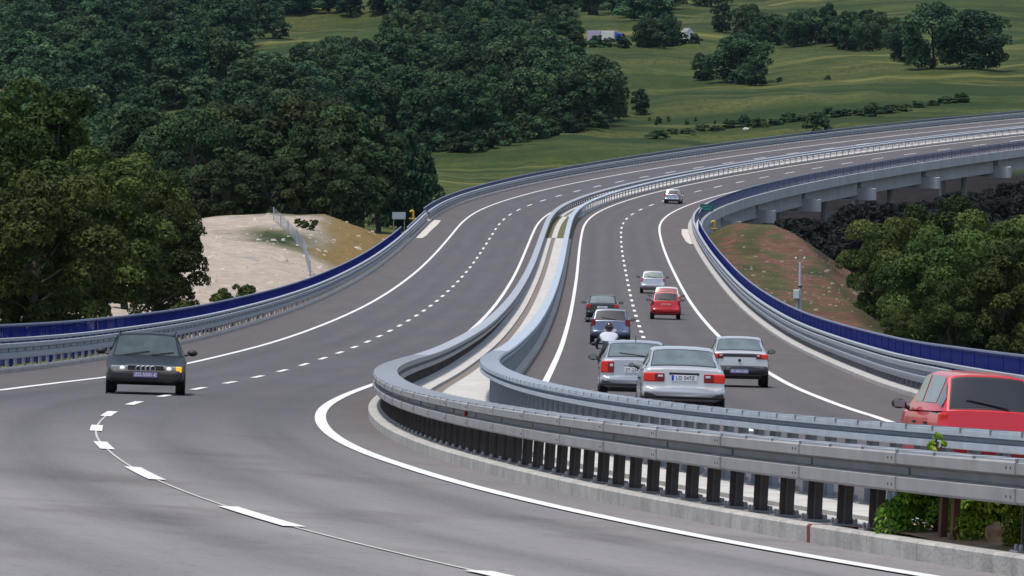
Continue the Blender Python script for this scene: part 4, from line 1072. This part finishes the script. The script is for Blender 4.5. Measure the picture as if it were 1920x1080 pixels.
MB().add([(-1.1, -1.5, 0), (1.1, -1.5, 0), (1.1, -1.5, 2.0), (0, -1.5, 3.0), (-1.1, -1.5, 2.0), (-1.1, 1.5, 0), (1.1, 1.5, 0), (1.1, 1.5, 2.0), (0, 1.5, 3.0), (-1.1, 1.5, 2.0)],
    [(0, 1, 2, 3, 4), (9, 8, 7, 6, 5), (0, 5, 6, 1), (1, 6, 7, 2), (4, 9, 5, 0)]).build("wall", WHITEC, ht)
MB().add([(-1.25, -1.6, 1.9), (0, -1.6, 3.06), (1.25, -1.6, 1.9), (-1.25, 1.6, 1.9), (0, 1.6, 3.06), (1.25, 1.6, 1.9)], [(0, 1, 4, 3), (1, 2, 5, 4)]).build("roof", mat("grey_roof", (.2, .2, .2), .8), ht)
# loose stones: nobody could count them
def scatter(name, m, n_, samp, smin, smax, seed):
    q = np.random.default_rng(seed); mb = MB()
    for _ in range(n_):
        s_, o_ = samp(q); P = R(s_, o_); z_ = zat(P[0], P[1]); r_ = smin * (smax / smin) ** (q.random() ** 2.2)
        V = [(-1, -1, -.6), (1, -.8, -.6), (.9, 1, -.6), (-1, .9, -.6), (-.6, -.5, .6), (.5, -.6, .7), (.6, .5, .5), (-.5, .6, .65)]
        a = q.uniform(0, 6.28); ca_, sa_ = math.cos(a), math.sin(a)
        mb.add([(P[0] + r_ * (x * ca_ - y * sa_) * q.uniform(.8, 1.2), P[1] + r_ * (x * sa_ + y * ca_), z_ + r_ * z * .8) for x, y, z in V], [(0, 3, 2, 1), (4, 5, 6, 7), (0, 1, 5, 4), (1, 2, 6, 5), (2, 3, 7, 6), (3, 0, 4, 7)])
    o = mb.build(name, m); tag(o, kind='stuff'); return o
scatter("gravel_stones", M_STONE, 420, lambda q: (q.uniform(285, 520), q.uniform(-26, -14)), .04, .28, 5)
scatter("bank_stones", mat("dull_bank_stone", (0.24, 0.19, 0.15), .9, var=.3, scale=2), 300, lambda q: (q.uniform(300, 520), q.uniform(13.6, 24)), .03, .22, 6)
# ------------------------------------------------------------------ vegetation
def leaf_mat(name, c0, c1, hue=0.0):
    m = bpy.data.materials.new(name); m.use_nodes = True; n = m.node_tree; L = n.links; b = n.nodes["Principled BSDF"]
    at = n.nodes.new("ShaderNodeAttribute"); at.attribute_name = "tone"
    mx = n.nodes.new("ShaderNodeMix"); mx.data_type = 'RGBA'; mx.inputs[6].default_value = (*c0, 1); mx.inputs[7].default_value = (*c1, 1)
    L.new(at.outputs["Fac"], mx.inputs[0])
    oi = n.nodes.new("ShaderNodeObjectInfo"); hs = n.nodes.new("ShaderNodeHueSaturation")
    r1 = n.nodes.new("ShaderNodeMapRange"); r1.inputs[3].default_value = 0.47; r1.inputs[4].default_value = 0.53; L.new(oi.outputs["Random"], r1.inputs[0]); L.new(r1.outputs[0], hs.inputs["Hue"])
    mu = n.nodes.new("ShaderNodeMath"); mu.operation = 'MULTIPLY'; mu.inputs[1].default_value = 7.31; L.new(oi.outputs["Random"], mu.inputs[0])
    fr = n.nodes.new("ShaderNodeMath"); fr.operation = 'FRACT'; L.new(mu.outputs[0], fr.inputs[0])
    r2 = n.nodes.new("ShaderNodeMapRange"); r2.inputs[3].default_value = 0.6; r2.inputs[4].default_value = 1.45; L.new(fr.outputs[0], r2.inputs[0]); L.new(r2.outputs[0], hs.inputs["Value"])
    L.new(mx.outputs[2], hs.inputs["Color"]); L.new(hs.outputs[0], b.inputs["Base Color"])
    b.inputs["Roughness"].default_value = 0.75; b.inputs["Specular IOR Level"].default_value = 0.15
    tr = n.nodes.new("ShaderNodeBsdfTranslucent"); L.new(hs.outputs[0], tr.inputs["Color"])
    ms_ = n.nodes.new("ShaderNodeMixShader"); ms_.inputs[0].default_value = 0.22
    L.new(b.outputs[0], ms_.inputs[1]); L.new(tr.outputs[0], ms_.inputs[2]); L.new(ms_.outputs[0], n.nodes["Material Output"].inputs[0])
    return m
LF_NEAR = leaf_mat("olive_leaves", (0.022, 0.036, 0.009), (0.078, 0.100, 0.024))
LF_FAR = leaf_mat("dark_blue_green_leaves", (0.015, 0.038, 0.018), (0.058, 0.104, 0.044))
LF_PALE = leaf_mat('pale_green_leaves', (0.024, 0.052, 0.024), (0.075, 0.125, 0.055))
LF_SHADE = leaf_mat("painted_shade_leaves", (0.008, 0.011, 0.010), (0.020, 0.026, 0.020))  # leaf colour darkened to stand for the shade under the bridge
LF_MID = leaf_mat("deep_green_leaves", (0.015, 0.030, 0.013), (0.058, 0.090, 0.034))
LF_BUSH = leaf_mat("bright_shrub_leaves", (0.08, 0.16, 0.015), (0.22, 0.36, 0.04))
M_BARK = mat("grey_brown_bark", (0.075, 0.062, 0.052), 0.95, var=0.35, scale=3, bump=0.6, bscale=10, stretch=(1, 1, .2))

def leaves_mesh(name, lobes, n, size, q, squash=1.0):
    w_ = np.array([l[3] ** 2 for l in lobes]); pick = q.choice(len(lobes), n, p=w_ / w_.sum())
    Lb = np.array(lobes)[pick]; d = q.normal(size=(n, 3)); d /= np.linalg.norm(d, axis=1)[:, None]; d[:, 2] = np.where(d[:, 2] < -.35, -d[:, 2], d[:, 2])
    rad = Lb[:, 3] * (0.72 + .34 * q.random(n) ** .6); c = Lb[:, :3] + d * rad[:, None] * np.array([1, 1, squash])
    nn = d + q.normal(0, .55, (n, 3)); nn /= np.linalg.norm(nn, axis=1)[:, None]
    a = np.cross(nn, q.normal(size=(n, 3))); a /= np.linalg.norm(a, axis=1)[:, None]; b = np.cross(nn, a)
    sz = size * (0.55 + .9 * q.random(n))[:, None]; a = a * sz; b = b * sz * .62
    v = np.stack([c - a, c - b * .9, c + a, c + b * .9], 1).reshape(-1, 3)
    f = np.arange(4 * n).reshape(-1, 4)
    me = bpy.data.meshes.new(name); me.vertices.add(4 * n); me.vertices.foreach_set("co", v.ravel())
    me.loops.add(4 * n); me.loops.foreach_set("vertex_index", f.ravel().astype(np.int32))
    me.polygons.add(n); me.polygons.foreach_set("loop_start", (np.arange(n) * 4).astype(np.int32)); me.polygons.foreach_set("loop_total", np.full(n, 4, np.int32))
    me.update(calc_edges=True)
    lobe_t = q.random(len(lobes))
    tone = np.clip(.02 + .75 * lobe_t[pick] + q.normal(0, .2, n), 0, 1)
    at = me.attributes.new("tone", 'FLOAT', 'POINT'); at.data.foreach_set("value", np.repeat(tone, 4)); return me
def tree_proto(kind, H, Rc, nleaf, lsize, lm, seed, base=.18, nl=26, shape='round'):
    """a tapered trunk with limbs reaching the leaf clumps; returns (root, crown, trunk) to copy"""
    q = np.random.default_rng(seed); lobes = []
    for k in range(nl):
        t = (k + q.random()) / nl; z = H * (base + (1 - base) * t ** .9 * .93) + q.normal(0, .035) * H
        env = {'round': math.sin(math.pi * min(1, .12 + .80 * t)) ** .7, 'cone': (1 - t) ** .75 + .12, 'tall': (math.sin(math.pi * min(1, .08 + .86 * t)) ** .55) * .8, 'bush': math.cos(t * 1.35) ** .6}[shape]
        a = k * 2.4 + q.normal(0, .5); rr_ = Rc * env * (.30 + .58 * q.random() ** .6)
        lobes.append((rr_ * math.cos(a), rr_ * math.sin(a), z, Rc * (.15 + .25 * q.random()) * (.6 + .5 * env)))
    me = leaves_mesh("crown", lobes, nleaf, lsize, q, .85)
    root = bpy.data.objects.new(kind, None); C.objects.link(root)
    cr = bpy.data.objects.new("crown", me); C.objects.link(cr); me.materials.append(lm); cr.parent = root
    mb = MB(); tw = H * .018 + .03
    bend = [(q.normal(0, .02) * H * i, q.normal(0, .02) * H * i, H * x) for i, x in enumerate((0, .25, .5, .8))]
    bend[0] = (0, 0, -.4)
    mb.tube(bend, [tw * 1.25, tw, tw * .7, tw * .25], 7)
    for l in lobes[::3]:
        z0 = max(H * .1, l[2] * .6); k = z0 / (H * .8)
        mb.tube([(bend[-1][0] * k * .6, bend[-1][1] * k * .6, z0), (l[0] * .5, l[1] * .5, (z0 + l[2]) / 2 + .1), (l[0], l[1], l[2])], [tw * .45, tw * .3, tw * .1], 5)
    mb.build("trunk", M_BARK, root, smooth=50, fix=False)
    return root
used = set(); TREES = []
def plant(proto, p, scale, label, cat, group=None, name=None, wide=1.0, sink=.15):
    r_ = proto if proto.name not in used else copy_tree(proto)
    used.add(proto.name)
    r_.location = (p[0], p[1], p[2] - sink); sx = scale * wide; r_.scale = (sx * random.uniform(.92, 1.08), sx * random.uniform(.92, 1.08), scale)
    r_.rotation_euler = (0, 0, random.uniform(0, 6.28)); tag(r_, label, cat, group); TREES.append(r_); return r_
far = [tree_proto("pointed_tree", 10.5, 3.3, 5500, .26, LF_FAR, 26, shape='cone', base=.03, nl=44), tree_proto("broadleaf_tree", 10, 4.6, 7000, .27, LF_FAR, 21, base=.03, nl=40), tree_proto("broadleaf_tree", 10, 3.8, 6500, .26, LF_FAR, 22, shape='tall', base=.03, nl=38),
       tree_proto("broadleaf_tree", 10, 5.4, 7500, .28, LF_FAR, 23, base=.02, nl=44), tree_proto("broadleaf_tree", 10, 4.0, 6500, .26, LF_FAR, 24, nl=36, base=.02)]
pale = [tree_proto('broadleaf_tree', 10, 4.0, 6500, .26, LF_PALE, 29, base=.02, nl=40)]
shadep = [tree_proto('broadleaf_tree', 10, 5.0, 6500, .28, LF_SHADE, 27, base=.02, nl=38), tree_proto('broadleaf_tree', 10, 4.4, 6000, .28, LF_SHADE, 28, base=.02, nl=34)]
midp = [tree_proto("broadleaf_tree", 10, 3.6, 9000, .21, LF_MID, 31, base=.15), tree_proto("slender_tree", 10, 2.6, 7000, .20, LF_MID, 32, shape='tall', base=.2), tree_proto("broadleaf_tree", 10, 4.2, 9500, .21, LF_MID, 33, base=.10)]
nearp = [tree_proto("broadleaf_tree", 10, 3.7, 24000, .125, LF_NEAR, 41, base=.06, nl=38), tree_proto("broadleaf_tree", 10, 3.2, 21000, .12, LF_NEAR, 42, base=.05, nl=34, shape='tall'), tree_proto("broadleaf_tree", 10, 4.2, 25000, .13, LF_NEAR, 43, base=.05, nl=38)]
bushp = [tree_proto("bush", 4, 2.6, 2400, .26, LF_FAR, 51, base=.02, nl=16, shape='bush'), tree_proto("bush", 4, 2.2, 2200, .24, LF_MID, 52, base=.02, nl=14, shape='bush')]
smallb = [tree_proto("shrub", 1.6, 1.1, 1500, .11, LF_NEAR, 61, base=.02, nl=14, shape='bush')]
for pr in far + pale + shadep + midp + nearp + bushp + smallb: pr.location = (0, 0, -200)

def inpoly(u, v, poly):
    c = False; n_ = len(poly)
    for i in range(n_):
        (x0, y0), (x1, y1) = poly[i], poly[i - 1]
        if (y0 > v) != (y1 > v) and u < (x1 - x0) * (v - y0) / (y1 - y0) + x0: c = not c
    return c
def wood(poly, n_, h0, h1, protos, label, group, sep=5.0, d0=900, wide=1.0, seed=1, cat="tree"):
    """trees standing on the ground inside an outline of the hillside, far ones first"""
    q = random.Random(seed); pts = []; us = [p[0] for p in poly]; vs = [p[1] for p in poly]; tries = 0
    while len(pts) < n_ and tries < n_ * 40:
        tries += 1; u, v = q.uniform(min(us), max(us)), q.uniform(min(vs), max(vs))
        if not inpoly(u, v, poly): continue
        if 1062 < u < 1200 and 62 < v < 140: continue
        if 1268 < u < 1308 and 70 < v < 110: continue
        g = ground_at(u, v, d0)
        if g is None or any((g - h).length < sep for h in pts): continue
        pts.append(g)
    for g in pts: plant(q.choice(protos), g, q.uniform(h0, h1) / 10, label, cat, group, wide=wide * q.uniform(.85, 1.15))
def world_wood(n_, xs, ys, h0, h1, protos, label, group, sep=4.0, seed=1, wide=1.0, px=True, test=None):
    q = random.Random(seed); pts = []; tries = 0
    while len(pts) < n_ and tries < n_ * 60:
        tries += 1; y = q.uniform(*ys); x = (q.uniform(*xs) - 960) / F_PX * y if px else q.uniform(*xs)
        z = zat(x, y); g = Vector((x, y, z))
        if test and not test(x, y): continue
        if any((g - h).length < sep for h in pts): continue
        pts.append(g)
    for g in pts: plant(q.choice(protos), g, q.uniform(h0, h1) / 10, label, "tree", group, wide=wide * q.uniform(.85, 1.15))

offroad = lambda x, y: abs(float(so_of(x, y)[1][0])) > 17
# the hillside wood in the middle, beyond the meadow
wood([(640, 270), (760, 276), (880, 280), (1000, 260), (1120, 235), (1130, 190), (1090, 130), (1040, 105), (860, 120), (700, 140), (560, 200)], 62, 9.5, 13.5, far, "dark blue-green tree in the dense wood in the middle of the hillside", "trees of the middle hillside wood", 6.0, 950, seed=2, wide=1.15)
wood([(1130, 232), (1215, 222), (1205, 205), (1135, 200)], 5, 4.5, 6.5, far, "low dark tree at the right-hand tip of the middle wood", "low trees ending the middle wood", 4, 950, seed=3)
# left hillside
wood([(40, 330), (320, 330), (600, 290), (590, 225), (440, 215), (400, 170), (320, 135), (40, 110)], 44, 10, 13.5, far + pale * 2, "tree in the wood on the left hillside behind the nearest dark trees", "trees of the left hillside wood", 6.5, 950, seed=4, wide=1.2)
wood([(40, 100), (520, 95), (540, 70), (480, 30), (40, 25)], 30, 10, 14, far, "dark tree in the upper left wood above the small clearing", "trees of the upper left wood", 7.5, 1300, seed=5, wide=1.3)
wood([(430, 140), (700, 150), (720, 120), (640, 110), (470, 118)], 11, 4, 7, far + pale * 3, "medium tree in the row under the upper left clearing", "trees under the clearing", 5, 1300, seed=6)
# top of the hill
wood([(500, 30), (960, 45), (1100, 40), (1370, 45), (1370, 10), (500, 5)], 30, 11, 15, far, "dark tree in the wood along the top edge of the hill", "trees along the hilltop", 8, 1500, seed=7, wide=1.3)
wood([(700, 95), (1100, 85), (1090, 60), (940, 55), (760, 70)], 14, 8, 12, far + pale, "tree between the hilltop wood and the middle wood", "trees between the hilltop and the middle wood", 6, 1400, seed=8)
plant(pale[0], ground_at(797, 118, 1300), 1.25, "tall pale tree standing out above the middle wood", "tree", wide=1.0)
# hedge across the upper right
wood([(1180, 92), (1310, 92), (1310, 80), (1180, 78)], 8, 6, 8, far, "tree in the hedge right beside the lorry", "hedge trees beside the lorry", 4, 1400, seed=9)
wood([(1400, 88), (1690, 100), (1690, 88), (1400, 76)], 16, 7, 10.5, far, "dark tree in the hedge row across the upper right meadow", "hedge row trees of the upper right meadow", 4.5, 1400, seed=10)
for u, v, h, lb, wd in ((1385, 158, 11, "big round dark tree standing alone in the middle of the right meadow", 1.25), (1316, 152, 6, "small dark bush left beside the big round meadow tree", 1.2), (1418, 160, 6, "low bush tucked under the right side of the big round meadow tree", 1.3),
                        (1750, 128, 14.5, "very large dark tree at the right end of the upper hedge", 1.1), (1835, 130, 13, "large tree at the right border beyond the end of the hedge", 1.2), (1700, 118, 9, "middling tree left of the very large hedge-end tree", 1.1), (1355, 62, 8, "light green tree beside the white-gabled hut", 1.0)):
    g = ground_at(u, v, 1000); plant(far[3] if h > 8 else far[4], g, h / 10, lb, "tree", wide=wd)
for u, v, h, lb in ((1532, 250, 3.8, "rounded dark bush just above the far bridge railing"), (1637, 220, 2.6, "small dark bush in the meadow right of the rounded bush"), (1462, 155, 1.2, "tiny dark shrub in the upper right meadow"), (1552, 152, 1.2, "tiny shrub under the hedge row of the right meadow"), (1620, 90, 4, "dense bush filling the hedge row")):
    g = ground_at(u, v, 900); plant(bushp[0], g, h / 4, lb, "bush", wide=1.15)
wood([(1215, 235), (1480, 238), (1480, 225), (1215, 222)], 10, 2.0, 3.5, bushp, "low scrub bush along the dark terrace line in the meadow", "scrub along the meadow terrace", 3, 900, wide=.7, seed=12, cat="bush")
# trees between the gravel mound and the valley, left of the bridge
world_wood(15, (300, 770), (566, 600), 6.5, 9, [midp[1], midp[1], midp[0], midp[2]], "dark slender tree right behind the crest of the gravel and dry grass", "trees behind the gravel crest", 2.6, seed=13, test=lambda x, y: so_of(x, y)[1][0] < -19)
world_wood(24, (260, 740), (605, 700), 10, 13.5, [midp[1], midp[1], midp[0], midp[2]], "tall dark tree in the valley behind the gravel mound", "valley trees behind the gravel mound", 3.6, seed=14, test=lambda x, y: so_of(x, y)[1][0] < -18)
world_wood(22, (200, 790), (720, 880), 10, 14, far, "tree deep in the valley left of the bridge", "deep valley trees left of the bridge", 4.5, seed=15, test=lambda x, y: so_of(x, y)[1][0] < -18)
# near trees at the left edge
for s_, o_, h, lb, k in ((222, -17.2, 7.6, "broad olive tree directly behind the left railing", 0), (236, -20.5, 10.5, "tallest olive tree at the left edge of the view", 1), (205, -20.5, 8.8, "olive tree at the left border beyond the railing", 2), (262, -17.4, 6.2, "lower sunlit tree between the tallest olive tree and the gravel", 0),
                         (285, -19.2, 7.4, "olive tree overhanging the left side of the gravel mound", 1), (300, -22.0, 8.6, "darker olive tree behind the one overhanging the gravel", 2), (250, -23.5, 11.0, "high-crowned tree behind the tallest olive tree", 0), (188, -17.0, 6.5, "bushy tree outside the left edge of the view", 2), (196, -24, 9.5, "tall tree outside the left edge of the view, behind the bushy one", 1), (320, -24.5, 8.5, "olive tree at the upper left corner of the gravel", 0)):
    P = R(s_, o_); plant(nearp[k], (P[0], P[1], zat(P[0], P[1])), h / 10, lb, "tree", wide=1.05)
for s_, o_, h, lb in ((292, -15.6, 1.6, "shrub at the foot of the gravel by the left railing"), (300, -16.5, 1.2, "small shrub on the left edge of the gravel"), (470, -19.5, .9, "green tuft of scrub on the gravel crest"), (476, -20.6, .8, "left-hand tuft of scrub on the gravel crest"), (240, -14.6, 1.5, "shrub poking through the blue railing")):
    P = R(s_, o_); plant(smallb[0], (P[0], P[1], zat(P[0], P[1])), h / 1.6, lb, "shrub", wide=1.2)
# trees right of the road, below the embankment
for u, v, d, h, lb, k in ((1640, 640, 400, 8.5, "dark tree with bare lower stems at the edge of the red bank", 1), (1700, 660, 380, 9.5, "dense dark tree above the right railing", 0), (1760, 680, 372, 9.6, "olive tree at the right edge of the view above the railing", 2), (1665, 600, 455, 9.0, "tree behind the dark one at the edge of the red bank", 2), (1735, 610, 450, 10.0, "high olive tree among the right-hand trees", 0), (1800, 620, 430, 10.5, "tree on the right border behind the olive tree", 1), (1690, 690, 345, 5.2, "lower leafy tree in front of the dense dark tree", 2), (1790, 700, 330, 6.5, "leafy tree just over the railing at the right border", 0), (1850, 660, 400, 10.5, "tree outside the right edge of the view", 2), (1880, 690, 330, 8.0, "lower tree outside the right edge of the view", 1), (1625, 560, 520, 6.5, "small dark tree beside the slim bridge pier", 1), (1690, 560, 545, 7.5, "dark tree under the bridge behind the right-hand trees", 2), (1780, 560, 540, 8.0, "dark tree behind the right-hand trees near the bridge", 0)):
    P = CAMP + ray(u, v) * d; z_ = min(P[2], zat(P[0], P[1]) + .3); top = P[2] + h
    h -= 1.6; top = P[2] + h
    plant((nearp if d < 500 else midp)[k], (P[0], P[1], zat(P[0], P[1])), (top - zat(P[0], P[1])) / 10, lb, "tree", wide=.95)
# valley wood under and beyond the bridge, shade painted into its leaves
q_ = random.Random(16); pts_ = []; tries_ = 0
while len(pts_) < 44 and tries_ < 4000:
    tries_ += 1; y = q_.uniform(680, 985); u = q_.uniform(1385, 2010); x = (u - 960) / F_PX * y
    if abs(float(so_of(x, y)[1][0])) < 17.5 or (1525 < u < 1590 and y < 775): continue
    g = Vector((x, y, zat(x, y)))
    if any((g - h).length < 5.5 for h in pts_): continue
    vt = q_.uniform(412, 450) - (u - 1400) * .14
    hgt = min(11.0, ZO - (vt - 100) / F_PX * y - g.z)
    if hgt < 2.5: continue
    pts_.append(g); plant(q_.choice(shadep), g, hgt / 10, "tree with shade painted into its leaves in the valley under the bridge", "tree", "valley trees under the bridge", wide=1.25 * max(1.0, 6.5 / hgt))
for k in range(13):
    u = 770 + k * 29; v = 284 - max(0, k - 4) * 5.6
    g = ground_at(u, v, 950); plant(bushp[k % 2], g, random.uniform(.75, 1.1), "low bush at the foot of the middle hillside wood", "bush", "bushes at the foot of the middle wood", wide=1.3)
# shrub growing out of the median soil and the sprout behind the beam
sh_p = tree_proto("median_shrub", .62, .52, 13000, .021, LF_BUSH, 71, base=.02, nl=34, shape='bush')
plant(sh_p, tuple(R(.75, -.78, .13)), 1.0, "bright green shrub under the near guardrail at the end of the paving", "shrub", wide=1.0, sink=0)
plant(sh_p, tuple(R(-.75, -.55, .13)), .95, "dark green shrub behind the rusty post", "shrub", wide=.9, sink=0)
plant(sh_p, tuple(R(-2.2, -.55, .13)), .8, "shrub at the right border of the median", "shrub", wide=.9, sink=0)
sp = tree_proto("sprout", .9, .13, 300, .026, LF_BUSH, 72, base=.45, nl=10, shape='tall')
plant(sp, tuple(R(3.2, -.30, .14)), .95, "thin green sprout standing between the two guardrails", "plant", wide=1.0, sink=0)
for pr in far + pale + shadep + midp + nearp + bushp + smallb:
    if pr.name not in used:
        for ch in list(pr.children): bpy.data.objects.remove(ch)
        bpy.data.objects.remove(pr)


for u, v, k, h, lb in ((1118, 90, 0, 3.2, "dense bush hiding the wheels of the lorry's lilac box"), (1141, 88, 1, 2.6, "low bush in front of the lorry's white box"), (1166, 91, 0, 3.0, "bush below the lorry's blue cab"), (1281, 82, 1, 3.0, "bush hiding the left half of the white-gabled hut"), (1302, 84, 0, 2.6, "bush at the right corner of the white-gabled hut")):
    plant(bushp[k], ground_at(u, v, 1300), h / 4, lb, "bush", wide=1.3)
for k in range(22):
    u = 1235 + k * 27; v = 258 - k * 3.0 + random.uniform(-3, 3)
    g = ground_at(u, v, 950)
    if g: plant(bushp[k % 2], g, random.uniform(.28, .5), "scrub bush in the dark hedge line just above the far bridge railing", "bush", "scrub of the hedge line above the bridge", wide=2.2)

# ------------------------------------------------------------------ the air
hz = MB().box((0, 1575, 66), (2790, 4030, 178)).build("haze", None); tag(hz, kind='stuff')
hm_ = bpy.data.materials.new("thin_summer_haze"); hm_.use_nodes = True; n = hm_.node_tree; n.nodes.remove(n.nodes["Principled BSDF"])
pv = n.nodes.new("ShaderNodeVolumePrincipled"); pv.inputs["Color"].default_value = (0.50, 0.70, 1.0, 1); pv.inputs["Density"].default_value = 0.000010; pv.inputs["Anisotropy"].default_value = 0.2
n.links.new(pv.outputs[0], n.nodes["Material Output"].inputs["Volume"]); hz.data.materials.append(hm_)
